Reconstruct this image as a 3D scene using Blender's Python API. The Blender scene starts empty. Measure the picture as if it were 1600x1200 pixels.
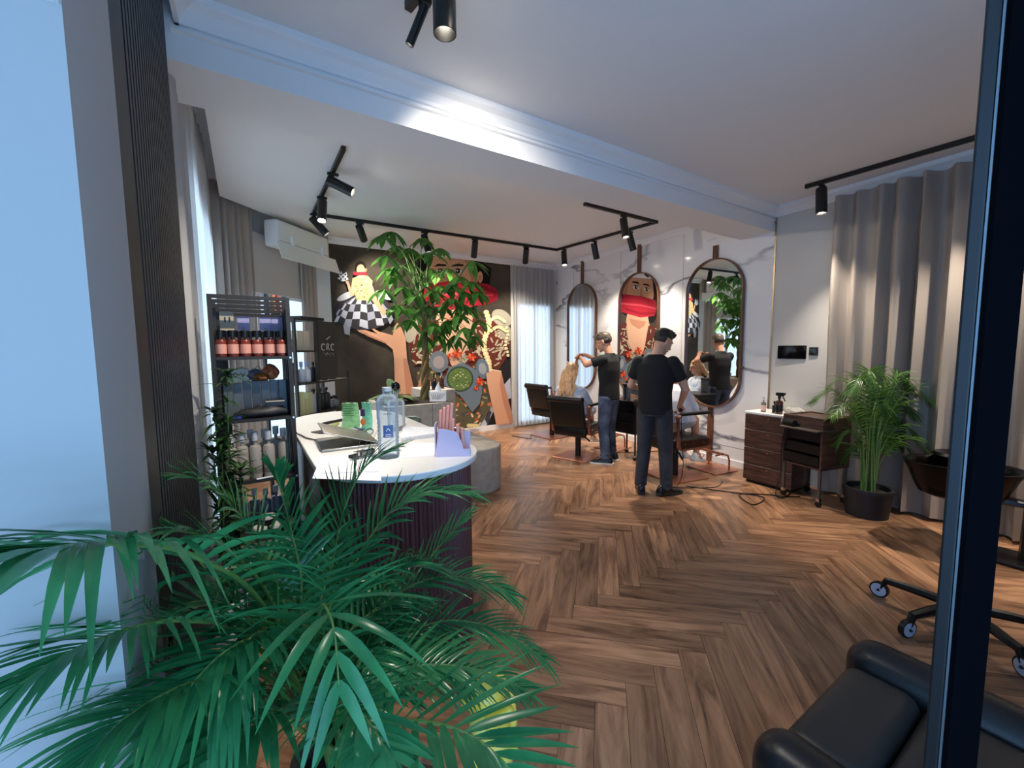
import bpy, bmesh, math, random
from mathutils import Vector, Matrix, Euler, noise
R = math.radians
PI = math.pi
V = Vector
sc = bpy.context.scene
col = sc.collection
random.seed(7)

# ------------------------------------------------------------------ camera, sky, exposure
CAM = V((0, 0, 1.55))
YAW, PIT, ROLL, FPX = R(32.65), R(4.9), R(-0.507), 647.7
fw = V((math.sin(YAW)*math.cos(PIT), math.cos(YAW)*math.cos(PIT), -math.sin(PIT)))
_r = V((math.cos(YAW), -math.sin(YAW), 0)); _u = _r.cross(fw)
rt = _r*math.cos(ROLL) + _u*math.sin(ROLL)
up = -_r*math.sin(ROLL) + _u*math.cos(ROLL)
cd = bpy.data.cameras.new('camera'); cam = bpy.data.objects.new('camera', cd); col.objects.link(cam)
m = Matrix((rt, up, -fw)).transposed().to_4x4(); m.translation = CAM
cam.matrix_world = m
cd.sensor_width = 36; cd.lens = FPX/1600*36; cd.clip_start = 0.02
sc.camera = cam

w = bpy.data.worlds.new('sky'); sc.world = w; w.use_nodes = True
bg = w.node_tree.nodes['Background']
bg.inputs[0].default_value = (0.29, 0.57, 1.0, 1); bg.inputs[1].default_value = 1.95
sc.view_settings.view_transform = 'Standard'; sc.view_settings.look = 'None'
sc.view_settings.gamma = 1; sc.view_settings.use_curve_mapping = False
sc.view_settings.exposure = 0.85
LAMP_W = 92.0          # watts of one track spot
PANE = 3.0             # brightness of the daylit window panes
sc.cycles.max_bounces = 8; sc.cycles.diffuse_bounces = 5; sc.cycles.glossy_bounces = 4
sc.cycles.transmission_bounces = 6; sc.cycles.transparent_max_bounces = 8
sc.cycles.caustics_reflective = False; sc.cycles.caustics_refractive = False
sc.cycles.sample_clamp_indirect = 4.0

# where a pixel of the photograph meets a plane of the room
def ray(x, y): return fw + rt*((x-800)/FPX) - up*((y-600)/FPX)
def onZ(x, y, z=0): d = ray(x, y); return CAM + d*((z-CAM.z)/d.z)
def onX(x, y, v): d = ray(x, y); return CAM + d*(v/d.x)
def onY(x, y, v): d = ray(x, y); return CAM + d*(v/d.y)
def onV(x, y, p0, p1):
    n = V((p1[1]-p0[1], p0[0]-p1[0], 0)); d = ray(x, y)
    return CAM + d*(n.dot(V((p0[0], p0[1], 0))-CAM)/n.dot(d))
def dep(x, y, t): return CAM + ray(x, y)*t
# the marble wall runs 3 degrees off the room's axis
WT = 0.0524
def wx(y): return 5.231 + WT*(y-2.722)
def onW(x, y): return onV(x, y, (wx(0), 0), (wx(5), 5))

# ------------------------------------------------------------------ materials
def lin(c):
    f = lambda v: (v/12.92 if v <= .04045 else ((v+.055)/1.055)**2.4)
    return tuple(f(v/255) for v in c) + (1,)
MATS = {}
def mat(name, c, rough=.5, metal=0, spec=.5, emit=0, trans=0, coat=0, ior=None, sheen=0, noise_=None, bump=0, bscale=60, alpha=1, trl=0):
    if name in MATS: return MATS[name]
    M = bpy.data.materials.new(name); M.use_nodes = True; MATS[name] = M
    nt = M.node_tree; b = nt.nodes['Principled BSDF']; I = b.inputs
    I['Base Color'].default_value = lin(c); I['Roughness'].default_value = rough; I['Metallic'].default_value = metal
    I['Specular IOR Level'].default_value = spec; I['Transmission Weight'].default_value = trans
    I['Coat Weight'].default_value = coat
    if sheen: I['Sheen Weight'].default_value = sheen
    if ior: I['IOR'].default_value = ior
    if emit: I['Emission Color'].default_value = lin(c); I['Emission Strength'].default_value = emit
    tc = nt.nodes.new('ShaderNodeTexCoord')
    if noise_:                                   # (second colour, scale, (sx,sy,sz))
        c2, s, str_ = noise_
        mp = nt.nodes.new('ShaderNodeMapping'); mp.inputs['Scale'].default_value = str_
        nz = nt.nodes.new('ShaderNodeTexNoise'); nz.inputs['Scale'].default_value = s; nz.inputs['Detail'].default_value = 5
        mx = nt.nodes.new('ShaderNodeMix'); mx.data_type = 'RGBA'
        rp = nt.nodes.new('ShaderNodeMapRange'); rp.inputs[1].default_value = .32; rp.inputs[2].default_value = .68
        nt.links.new(tc.outputs['Object'], mp.inputs[0]); nt.links.new(mp.outputs[0], nz.inputs['Vector'])
        nt.links.new(nz.outputs[0], rp.inputs[0]); nt.links.new(rp.outputs[0], mx.inputs[0])
        mx.inputs[6].default_value = lin(c); mx.inputs[7].default_value = lin(c2)
        nt.links.new(mx.outputs[2], I['Base Color'])
    if bump:
        nb = nt.nodes.new('ShaderNodeTexNoise'); nb.inputs['Scale'].default_value = bscale; nb.inputs['Detail'].default_value = 4
        bp = nt.nodes.new('ShaderNodeBump'); bp.inputs['Strength'].default_value = bump; bp.inputs['Distance'].default_value = .01
        nt.links.new(tc.outputs['Object'], nb.inputs['Vector']); nt.links.new(nb.outputs[0], bp.inputs['Height']); nt.links.new(bp.outputs[0], I['Normal'])
    if trl:                                      # light passes through: cloth, leaves
        out = nt.nodes['Material Output']; t = nt.nodes.new('ShaderNodeBsdfTranslucent'); ms = nt.nodes.new('ShaderNodeMixShader')
        ms.inputs[0].default_value = trl; t.inputs[0].default_value = lin(c)
        if noise_: nt.links.new(mx.outputs[2], t.inputs[0])
        nt.links.new(b.outputs[0], ms.inputs[1]); nt.links.new(t.outputs[0], ms.inputs[2]); nt.links.new(ms.outputs[0], out.inputs[0])
    return M

def marble_mat():
    M = mat('marble', (232, 230, 230), .12, spec=.5); nt = M.node_tree; b = nt.nodes['Principled BSDF']
    tc = nt.nodes.new('ShaderNodeTexCoord'); mp = nt.nodes.new('ShaderNodeMapping')
    mp.inputs['Rotation'].default_value = (R(38), 0, 0); mp.inputs['Scale'].default_value = (1, .55, 1.15)
    n1 = nt.nodes.new('ShaderNodeTexNoise'); n1.inputs['Scale'].default_value = .8; n1.inputs['Detail'].default_value = 5; n1.inputs['Distortion'].default_value = .15
    s = nt.nodes.new('ShaderNodeMath'); s.operation = 'SUBTRACT'; s.inputs[1].default_value = .5
    a = nt.nodes.new('ShaderNodeMath'); a.operation = 'ABSOLUTE'
    cr = nt.nodes.new('ShaderNodeValToRGB'); e = cr.color_ramp.elements
    e[0].position = 0; e[0].color = lin((112, 112, 120)); e[1].position = .02; e[1].color = lin((238, 236, 235))
    cr.color_ramp.elements.new(.008).color = lin((176, 175, 180))
    n2 = nt.nodes.new('ShaderNodeTexNoise'); n2.inputs['Scale'].default_value = .5; n2.inputs['Detail'].default_value = 3
    mr = nt.nodes.new('ShaderNodeMapRange'); mr.inputs[1].default_value = .34; mr.inputs[2].default_value = .46
    mx = nt.nodes.new('ShaderNodeMix'); mx.data_type = 'RGBA'; mx.inputs[6].default_value = lin((236, 234, 233))
    L = nt.links.new
    L(tc.outputs['Object'], mp.inputs[0]); L(mp.outputs[0], n1.inputs['Vector']); L(mp.outputs[0], n2.inputs['Vector'])
    L(n1.outputs[0], s.inputs[0]); L(s.outputs[0], a.inputs[0]); L(a.outputs[0], cr.inputs[0])
    L(n2.outputs[0], mr.inputs[0]); L(mr.outputs[0], mx.inputs[0]); L(cr.outputs[0], mx.inputs[7]); L(mx.outputs[2], b.inputs['Base Color'])
    return M

def plank_mat():
    M = mat('floor_planks', (150, 100, 62), .3, spec=.4); nt = M.node_tree; b = nt.nodes['Principled BSDF']; L = nt.links.new
    uv = nt.nodes.new('ShaderNodeUVMap'); mp = nt.nodes.new('ShaderNodeMapping'); mp.inputs['Scale'].default_value = (1.1, 9, 1)
    n = nt.nodes.new('ShaderNodeTexNoise'); n.inputs['Scale'].default_value = 1.6; n.inputs['Detail'].default_value = 7; n.inputs['Distortion'].default_value = 1.1; n.inputs['Roughness'].default_value = .6
    cr = nt.nodes.new('ShaderNodeValToRGB'); e = cr.color_ramp.elements
    e[0].position = .28; e[0].color = lin((84, 54, 36)); e[1].position = .74; e[1].color = lin((186, 136, 96))
    cr.color_ramp.elements.new(.43).color = lin((134, 92, 62)); cr.color_ramp.elements.new(.55).color = lin((160, 114, 78))
    at = nt.nodes.new('ShaderNodeAttribute'); at.attribute_name = 'tone'
    hs = nt.nodes.new('ShaderNodeHueSaturation'); hs.inputs['Saturation'].default_value = .92
    mr = nt.nodes.new('ShaderNodeMapRange'); mr.inputs[3].default_value = .72; mr.inputs[4].default_value = 1.22
    rr = nt.nodes.new('ShaderNodeMapRange'); rr.inputs[3].default_value = .22; rr.inputs[4].default_value = .42
    L(uv.outputs[0], mp.inputs[0]); L(mp.outputs[0], n.inputs['Vector']); L(n.outputs[0], cr.inputs[0]); L(cr.outputs[0], hs.inputs['Color'])
    L(at.outputs['Fac'], mr.inputs[0]); L(mr.outputs[0], hs.inputs['Value']); L(hs.outputs[0], b.inputs['Base Color'])
    L(n.outputs[0], rr.inputs[0]); L(rr.outputs[0], b.inputs['Roughness'])
    return M

def wood_mat(name, dark, light, scale, stretch, rough=.45):
    M = mat(name, dark, rough); nt = M.node_tree; b = nt.nodes['Principled BSDF']; L = nt.links.new
    tc = nt.nodes.new('ShaderNodeTexCoord'); mp = nt.nodes.new('ShaderNodeMapping'); mp.inputs['Scale'].default_value = stretch
    n = nt.nodes.new('ShaderNodeTexNoise'); n.inputs['Scale'].default_value = scale; n.inputs['Detail'].default_value = 6; n.inputs['Distortion'].default_value = .8
    cr = nt.nodes.new('ShaderNodeValToRGB'); e = cr.color_ramp.elements
    e[0].position = .35; e[0].color = lin(dark); e[1].position = .65; e[1].color = lin(light)
    L(tc.outputs['Object'], mp.inputs[0]); L(mp.outputs[0], n.inputs['Vector']); L(n.outputs[0], cr.inputs[0]); L(cr.outputs[0], b.inputs['Base Color'])
    return M

def pane_mat(k=1.0):
    M = bpy.data.materials.new('daylight_pane'); M.use_nodes = True; nt = M.node_tree
    b = nt.nodes['Principled BSDF']; b.inputs['Base Color'].default_value = (.02, .02, .02, 1); b.inputs['Roughness'].default_value = .1
    b.inputs['Emission Color'].default_value = (.55, .77, 1, 1); b.inputs['Emission Strength'].default_value = PANE*k
    return M

white = mat('white_paint', (236, 235, 235), .6)
ceil_m = mat('ceiling_paint', (232, 231, 231), .7)
beige = mat('beige_wall', (205, 200, 193), .7)
greyw = mat('grey_plaster', (170, 166, 162), .8, bump=.05, bscale=9)
slat_m = mat('dark_slat_wood', (30, 26, 28), .5, noise_=((20, 18, 20), 6, (1, 1, .1)))
black = mat('black_metal', (18, 18, 20), .4)
satin = mat('black_plastic', (14, 14, 16), .32)
leather = mat('black_leather', (16, 16, 17), .36, bump=.08, bscale=120)
copper = mat('rose_copper', (176, 112, 88), .34, metal=.6)
chrome = mat('chrome', (210, 210, 212), .15, metal=1)
marble = marble_mat(); planks = plank_mat()
walnut = wood_mat('walnut', (58, 38, 32), (104, 72, 58), 3, (1.2, 1.2, 11), .4)
walnut_v = wood_mat('walnut_frame', (84, 52, 36), (122, 80, 56), 4, (9, 9, 1.2), .35)
reed_m = mat('burgundy_reeds', (110, 64, 62), .4, noise_=((86, 48, 48), 4, (1, 1, .2)))
glass_m = mat('clear_glass', (245, 250, 252), .04, trans=1, ior=1.2)
def thin_clear(name, c, tint=.12):
    M = bpy.data.materials.new(name); M.use_nodes = True; nt = M.node_tree; b = nt.nodes['Principled BSDF']; o = nt.nodes['Material Output']
    b.inputs['Base Color'].default_value = lin(c); b.inputs['Roughness'].default_value = .06
    t = nt.nodes.new('ShaderNodeBsdfTransparent'); t.inputs[0].default_value = lin(c); x = nt.nodes.new('ShaderNodeMixShader'); f = nt.nodes.new('ShaderNodeFresnel'); f.inputs[0].default_value = 1.35
    a = nt.nodes.new('ShaderNodeMath'); a.operation = 'ADD'; a.inputs[1].default_value = tint
    nt.links.new(f.outputs[0], a.inputs[0]); nt.links.new(a.outputs[0], x.inputs[0]); nt.links.new(t.outputs[0], x.inputs[1]); nt.links.new(b.outputs[0], x.inputs[2]); nt.links.new(x.outputs[0], o.inputs[0])
    return M
clear_m = thin_clear('clear_plastic', (236, 243, 247))
mirror_m = mat('mirror_glass', (240, 242, 242), .01, metal=1)
drape = mat('grey_drape', (172, 160, 150), .9, trl=.12)
sheer = mat('sheer_curtain', (215, 214, 214), .9, trl=.5)
skin = mat('skin', (205, 150, 122), .5)
skin2 = mat('fair_skin', (214, 162, 134), .5)
soil = mat('potting_soil', (44, 34, 27), .95, bump=.4, bscale=50)
concrete = mat('grey_textile', (180, 173, 163), .85, noise_=((160, 153, 144), 14, (1, 1, 1)), bump=.15, bscale=70)

# ------------------------------------------------------------------ mesh builder
class MB:
    def __init__(s): s.v = []; s.f = []; s.m = []; s.uv = {}
    def add(s, vs, fs, mi=0):
        o = len(s.v); s.v += [V(p) for p in vs]
        for f in fs: s.f.append(tuple(i+o for i in f)); s.m.append(mi)
        return s
    def box(s, a, b, mi=0, M=None):
        x0, y0, z0 = a; x1, y1, z1 = b
        vs = [V((x, y, z)) for z in (z0, z1) for x, y in ((x0, y0), (x1, y0), (x1, y1), (x0, y1))]
        if M: vs = [M @ p for p in vs]
        return s.add(vs, [(3, 2, 1, 0), (4, 5, 6, 7), (0, 1, 5, 4), (1, 2, 6, 5), (2, 3, 7, 6), (3, 0, 4, 7)], mi)
    def cbox(s, c, d, mi=0, M=None):
        c = V(c); d = V(d)/2
        return s.box(c-d, c+d, mi, M)
    def rbox(s, a, b, r=.01, mi=0, M=None, n=3):
        """box with rounded vertical and horizontal edges"""
        a, b = V(a), V(b); r = min(r, min((b-a))/2.01)
        bm = bmesh.new(); bmesh.ops.create_cube(bm, size=1)
        for v in bm.verts: v.co = V(((a.x+b.x)/2+v.co.x*(b.x-a.x), (a.y+b.y)/2+v.co.y*(b.y-a.y), (a.z+b.z)/2+v.co.z*(b.z-a.z)))
        bmesh.ops.bevel(bm, geom=list(bm.edges), offset=r, segments=n, affect='EDGES', profile=.5)
        bm.verts.index_update()
        vs = [v.co.copy() for v in bm.verts]
        if M: vs = [M @ p for p in vs]
        s.add(vs, [[v.index for v in f.verts] for f in bm.faces], mi); bm.free(); return s
    def prism(s, pts, z0, z1, mi=0, M=None):
        n = len(pts); vs = [V((p[0], p[1], z0)) for p in pts] + [V((p[0], p[1], z1)) for p in pts]
        if M: vs = [M @ p for p in vs]
        fs = [tuple(range(n-1, -1, -1)), tuple(range(n, 2*n))] + [(i, (i+1) % n, n+(i+1) % n, n+i) for i in range(n)]
        return s.add(vs, fs, mi)
    def rings(s, rs, mi=0, cap=True, closed=False):
        n = len(rs[0]); vs = [p for r in rs for p in r]; k = len(rs)
        fs = [(i*n+j, i*n+(j+1) % n, ((i+1) % k)*n+(j+1) % n, ((i+1) % k)*n+j) for i in range(k if closed else k-1) for j in range(n)]
        if cap and not closed: fs += [tuple(range(n-1, -1, -1)), tuple(range((k-1)*n, k*n))]
        return s.add(vs, fs, mi)
    def lathe(s, prof, c=(0, 0, 0), n=20, mi=0, M=None):
        c = V(c); rs = []
        for r, z in prof:
            q = [c+V((r*math.cos(2*PI*i/n), r*math.sin(2*PI*i/n), z)) for i in range(n)]
            rs.append([M @ p for p in q] if M else q)
        return s.rings(rs, mi)
    def frame(s, d):
        d = d.normalized(); a = V((0, 0, 1)) if abs(d.z) < .9 else V((1, 0, 0))
        x = d.cross(a).normalized(); return x, d.cross(x).normalized()
    def cyl(s, p, q, r0, r1=None, n=14, mi=0):
        p, q = V(p), V(q); r1 = r0 if r1 is None else r1; x, y = s.frame(q-p)
        g = lambda c, r: [c + (x*math.cos(2*PI*i/n)+y*math.sin(2*PI*i/n))*r for i in range(n)]
        return s.rings([g(p, r0), g(q, r1)], mi)
    def caps(s, p, q, r0, r1=None, n=12, mi=0):
        """tapered capsule with round ends"""
        p, q = V(p), V(q); r1 = r0 if r1 is None else r1; d = (q-p); L = d.length; d = d/L if L > 1e-6 else V((0, 0, 1)); x, y = s.frame(d)
        rs = []
        for c, r, sg in ((p, r0, -1), (q, r1, 1)):
            for a in ((-80, -50, -25, 0) if sg < 0 else (0, 25, 50, 80)):
                h = math.sin(R(a))*r; rr = math.cos(R(a))*r
                rs.append([c + d*h + (x*math.cos(2*PI*i/n)+y*math.sin(2*PI*i/n))*rr for i in range(n)])
        return s.rings(rs, mi)
    def tube(s, pts, r, n=8, mi=0, closed=False):
        pts = [V(p) for p in pts]; rs = []; k = len(pts); last = None
        for i, p in enumerate(pts):
            a = pts[(i-1) % k] if (i or closed) else p; b = pts[(i+1) % k] if (i < k-1 or closed) else p
            d = (b-a).normalized()
            if last is None: x, y = s.frame(d)
            else: x = (last - d*last.dot(d)).normalized(); y = d.cross(x)
            last = x; rr = r[i] if isinstance(r, (list, tuple)) else r
            rs.append([p + (x*math.cos(2*PI*j/n)+y*math.sin(2*PI*j/n))*rr for j in range(n)])
        return s.rings(rs, mi, closed=closed)
    def ell(s, c, r, n=14, k=9, mi=0, M=None):
        c = V(c); rs = []
        for i in range(k+1):
            a = -PI/2+.08 + (PI-.16)*i/k
            q = [V((r[0]*math.cos(a)*math.cos(2*PI*j/n), r[1]*math.cos(a)*math.sin(2*PI*j/n), r[2]*math.sin(a))) for j in range(n)]
            rs.append([c + (M @ p if M else p) for p in q])
        return s.rings(rs, mi)
    def xf(s, M):
        s.v = [M @ p for p in s.v]; return s
    def build(s, name, mats, parent=None, smooth=None, loc=None, bevel=0):
        me = bpy.data.meshes.new(name); me.from_pydata([tuple(p) for p in s.v], [], s.f)
        for mm in (mats if isinstance(mats, (list, tuple)) else [mats]): me.materials.append(mm)
        me.polygons.foreach_set('material_index', s.m)
        bm = bmesh.new(); bm.from_mesh(me); bmesh.ops.recalc_face_normals(bm, faces=bm.faces); bm.to_mesh(me); bm.free()
        me.update()
        o = bpy.data.objects.new(name, me); col.objects.link(o)
        if smooth is not None:
            me.polygons.foreach_set('use_smooth', [True]*len(me.polygons)); me.set_sharp_from_angle(angle=R(smooth))
        if parent: o.parent = parent
        if loc: o.location = loc
        if bevel:
            b = o.modifiers.new('bevel', 'BEVEL'); b.width = bevel; b.segments = 2; b.limit_method = 'ANGLE'; b.angle_limit = R(40)
        return o

def tag(o, label=None, cat=None, group=None, kind=None):
    if label: o['label'] = label
    if cat: o['category'] = cat
    if group: o['group'] = group
    if kind: o['kind'] = kind
    return o
def thing(name, label, cat, loc=(0, 0, 0), rz=0, group=None):
    o = bpy.data.objects.new(name, None); col.objects.link(o); o.empty_display_size = .1
    o.location = loc; o.rotation_euler = (0, 0, rz); return tag(o, label, cat, group)
def struct(mb, name, m_, smooth=None, label=None):
    return tag(mb.build(name, m_, smooth=smooth), label, kind='structure')
def kids(o): return [c for c in ALLKIDS(o)]
def ALLKIDS(o): return [c for c in bpy.data.objects if c.parent == o]
def copy_tree(o, parent=None, label=None, loc=None, rz=None):
    c = o.copy(); col.objects.link(c)
    if parent: c.parent = parent
    for ch in ALLKIDS(o): copy_tree(ch, c)
    if label: c['label'] = label
    if loc is not None: c.location = loc
    if rz is not None: c.rotation_euler = (0, 0, rz)
    return c
ORD = ['first', 'second', 'third', 'fourth', 'fifth', 'sixth', 'seventh', 'eighth', 'ninth', 'tenth', 'eleventh', 'twelfth']
def spline(pts, n):
    pts = [V(p) for p in pts]; out = []; k = len(pts)-1
    for i in range(n+1):
        t = i/n*k; j = min(int(t), k-1); u = t-j
        p0 = pts[max(j-1, 0)]; p1 = pts[j]; p2 = pts[j+1]; p3 = pts[min(j+2, k)]
        out.append(.5*((2*p1)+(p2-p0)*u+(2*p0-5*p1+4*p2-p3)*u*u+(3*p1-p0-3*p2+p3)*u**3))
    return out
def rrect(w, h, r, n=5):
    """rounded rectangle outline about the origin"""
    out = []
    for cx, cy, a0 in ((w/2-r, h/2-r, 0), (-w/2+r, h/2-r, 90), (-w/2+r, -h/2+r, 180), (w/2-r, -h/2+r, 270)):
        for i in range(n+1):
            a = R(a0+90*i/n); out.append((cx+r*math.cos(a), cy+r*math.sin(a)))
    return out
def remeshed(mb, name, m_, parent, vox=.008, smooth=4):
    """fuse overlapping lofts into one continuous skin"""
    me = bpy.data.meshes.new('tmp'); me.from_pydata([tuple(p) for p in mb.v], [], mb.f)
    bm = bmesh.new(); bm.from_mesh(me); bmesh.ops.recalc_face_normals(bm, faces=bm.faces); bm.to_mesh(me); bm.free()
    t = bpy.data.objects.new('tmp', me); col.objects.link(t)
    r = t.modifiers.new('r', 'REMESH'); r.mode = 'VOXEL'; r.voxel_size = vox
    s = t.modifiers.new('s', 'SMOOTH'); s.iterations = smooth; s.factor = .5
    dg = bpy.context.evaluated_depsgraph_get(); dg.update()
    me2 = bpy.data.meshes.new_from_object(t.evaluated_get(dg)); me2.name = name
    bpy.data.objects.remove(t); bpy.data.meshes.remove(me)
    me2.materials.clear(); me2.materials.append(m_)
    me2.polygons.foreach_set('use_smooth', [True]*len(me2.polygons))
    o = bpy.data.objects.new(name, me2); col.objects.link(o)
    if parent: o.parent = parent
    return o
# ------------------------------------------------------------------ the room
def make_floor():
    Lp, wp = .82, .1367
    bm = bmesh.new(); uvl = bm.loops.layers.uv.new('UVMap'); tl = bm.faces.layers.float.new('tone')
    ca, sa = math.cos(-PI/4), math.sin(-PI/4); g = .0009
    def plank(x0, y0, x1, y1, horiz):
        c = V(((x0+x1)/2, (y0+y1)/2)); X = c.x*ca-c.y*sa+1.5; Y = c.x*sa+c.y*ca+1.72
        if not (-3.6 < X < 6.2 and -1.9 < Y < 7.9): return
        vs = []
        for x, y in ((x0+g, y0+g), (x1-g, y0+g), (x1-g, y1-g), (x0+g, y1-g)):
            vs.append(bm.verts.new((x*ca-y*sa+1.5, x*sa+y*ca+1.72, 0)))
        f = bm.faces.new(vs); f[tl] = random.random(); a, b = random.random()*9, random.random()*9
        loc = [(0, 0), (x1-x0, 0), (x1-x0, y1-y0), (0, y1-y0)]
        for l, (p, q) in zip(f.loops, loc):
            l[uvl].uv = (a+p, b+q) if horiz else (a+q, b+p)
    for T in range(-8, 9):
        for k in range(-45, 46):
            ox, oy = T*Lp+k*wp, -T*Lp+k*wp
            plank(ox, oy, ox+Lp, oy+wp, True)
            plank(ox+Lp, oy+wp-Lp, ox+Lp+wp, oy+wp, False)
    for co, no in (((-3, 0, 0), (-1, 0, 0)), ((5.6, 0, 0), (1, 0, 0)), ((0, -1.2, 0), (0, -1, 0)), ((0, 7.3, 0), (0, 1, 0))):
        bmesh.ops.bisect_plane(bm, geom=bm.verts[:]+bm.edges[:]+bm.faces[:], plane_co=co, plane_no=no, clear_outer=True)
    fs = bm.faces.new([bm.verts.new(p) for p in ((-3, -1.2, -.003), (5.6, -1.2, -.003), (5.6, 7.3, -.003), (-3, 7.3, -.003))]); fs.material_index = 1
    for f in bm.faces:
        if f.normal.z < 0: f.normal_flip()
    me = bpy.data.meshes.new('floor'); bm.to_mesh(me); bm.free()
    me.materials.append(planks); me.materials.append(mat('floor_gap', (40, 26, 18), .8))
    o = bpy.data.objects.new('floor', me); col.objects.link(o); tag(o, 'walnut brown herringbone plank floor', kind='structure')
make_floor()

ZB, ZF, ZS = 3.22, 3.13, 2.865          # back ceiling, front ceiling, underside of the beam
struct(MB().prism([(-.36, 2.9), (5.5, 2.9), (5.55, 6.9), (1.16, 6.9), (-.145, 5.6), (-.145, 3.68), (-.36, 3.68)], ZB, ZB+.2), 'ceiling', ceil_m)
struct(MB().box((-.5, 3.6, 3.42), (5.6, 7.3, 3.5)), 'ceiling', ceil_m)
struct(MB().box((-3, -1.2, ZF), (5.4, 2.5, ZF+.3)), 'ceiling', ceil_m)
struct(MB().box((-.5, 2.5, ZS), (5.5, 2.9, 3.45)), 'beam', ceil_m)
# walls
def tilted(y0, y1, z0, z1, d0, d1): return MB().prism([(wx(y0)-d0, y0), (wx(y0)+d1, y0), (wx(y1)+d1, y1), (wx(y1)-d0, y1)], z0, z1)
wr = tilted(2.49, 6.95, 0, 3.22, 0, .15)
for y in (3.72, 4.95, 6.2): wr.prism([(wx(y)-.0015, y), (wx(y)+.01, y), (wx(y)+.01, y+.004), (wx(y)-.0015, y+.004)], .25, 3.2, 1)
wr.prism([(wx(2.5)-.0015, 2.5), (wx(2.5)+.01, 2.5), (wx(6.8)+.01, 6.8), (wx(6.8)-.0015, 6.8)], .25, .254, 1)
struct(wr, 'wall_right', [marble, mat('seam_grey', (120, 118, 118), .6)], label='white marble panelled wall with grey veins')
struct(tilted(-1.2, 2.47, 0, 3.22, 0, .15), 'wall_right', beige)
struct(tilted(2.47, 2.49, 0, 3.02, .006, .1), 'trim_1', mat('brass_strip', (196, 170, 140), .25, metal=1))
struct(tilted(2.49, 6.7, 0, .085, .014, 0), 'baseboard_right', white)
struct(MB().box((.85, 6.79, 0), (5.55, 6.95, 3.42)), 'wall_back', beige)
struct(MB().box((1.14, 6.772, 0), (4.36, 6.79, .1)), 'baseboard_back', white)
DA, DB = V((-.36, 5.68, 0)), V((.97, 7.01, 0)); dd = (DB-DA).normalized(); dn = V((dd.y, -dd.x, 0))
struct(MB().prism([DA.xy, DB.xy, (DB-dn*.15).xy, (DA-dn*.15).xy], 0, 3.42), 'wall_diagonal', beige)
struct(MB().box((-.5, 2.5, 0), (-.36, 5.75, 3.42)), 'wall_left', greyw)
struct(MB().box((-.9, .953, 0), (-.21, 1.28, 3.2)).box((-.9, 1.28, 0), (-.246, 2.5, 3.2)), 'wall_left', greyw)
struct(MB().box((-3, .953, 0), (-.9, 1.2, 3.2)), 'wall_left', greyw)
struct(MB().box((-3, .93, 2.085), (-.213, .953, 3.13)), 'trim_2', white)
struct(MB().box((1.95, -.75, 0), (5.2, -.6, 3.13)), 'wall_front', greyw)
struct(MB().box((-3, -.75, 2.5), (1.95, -.6, 3.13)), 'wall_front', greyw)
# cornices
prof = [(0, 0), (.018, 0), (.022, .018), (.05, .055), (.075, .072), (.08, .078), (.08, .11), (0, .11)]
def cornice(p, q, n, z, pr=prof, s=1):
    p, q, n = V(p), V(q), V(n); return MB().rings([[a + n*o*s + V((0, 0, z+h*s)) for o, h in pr] for a in (p, q)])
struct(cornice((-.19, 2.5, 0), (5.3, 2.5, 0), (0, -1, 0), 3.02), 'trim_3', white)
struct(cornice((-.19, -.6, 0), (-.19, 2.5, 0), (1, 0, 0), 3.02), 'trim_4', white)
struct(cornice((wx(-.6), -.6, 0), (wx(2.5), 2.5, 0), (-1, WT, 0), 3.02), 'trim_5', white)
struct(cornice((wx(2.9), 2.9, 0), (wx(6.79), 6.79, 0), (-1, WT, 0), 3.13, s=.82), 'trim_6', white)
struct(cornice((1.12, 6.79, 0), (5.45, 6.79, 0), (0, -1, 0), 3.13, s=.82), 'trim_7', white)
struct(MB().box((-.205, 2.47, 2.985), (5.2, 2.5, 2.992)), 'trim_8', white)
# dark slatted panel on the left wall
sp = thing('slat_panel', 'tall dark wooden slat panel on the grey left wall', 'wall panel', (-.245, 1.283, 0))
MB().box((0, 0, 0), (.012, 1.06, 3.1)).build('backing_board', slat_m, sp)
MB().rbox((.012, 0, 0), (.034, .15, 3.1), .004).build('edge_board', slat_m, sp)
s_ = MB()
for i in range(22): s_.box((.012, .165+i*.041, 0), (.034, .165+i*.041+.026, 3.1))
s_.build('slats', slat_m, sp)

# windows
def window(nm, p, q, z0, z1, n, parts=2, k=1.0):
    p, q, n = V(p), V(q), V(n); d = (q-p); L = d.length; d.normalize()
    M = Matrix((d, n, V((0, 0, 1)))).transposed().to_4x4(); M.translation = p
    f = MB()
    for a, b in (((0, 0, z0), (L, .04, z0+.06)), ((0, 0, z1-.06), (L, .04, z1))): f.box(a, b, 0, M)
    for i in range(parts+1):
        x = (L-.06)*i/parts; f.box((x, 0, z0+.06), (x+.06, .04, z1-.06), 0, M)
    o = struct(f, nm, white)
    MB().box((.02, .008, z0+.02), (L-.02, .016, z1-.02), 0, M).build('pane', pane_mat(k), o)
window('window_1', (-.36, 3.35, 0), (-.36, 5.55, 0), .25, 2.75, (1, 0, 0), 2, .8)
window('window_2', DA+dd*.25, DA+dd*1.62, .35, 2.3, dn, 3, .3)
window('window_3', (4.42, 6.79, 0), (5.3, 6.79, 0), .05, 2.45, (0, -1, 0), 2)

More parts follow.
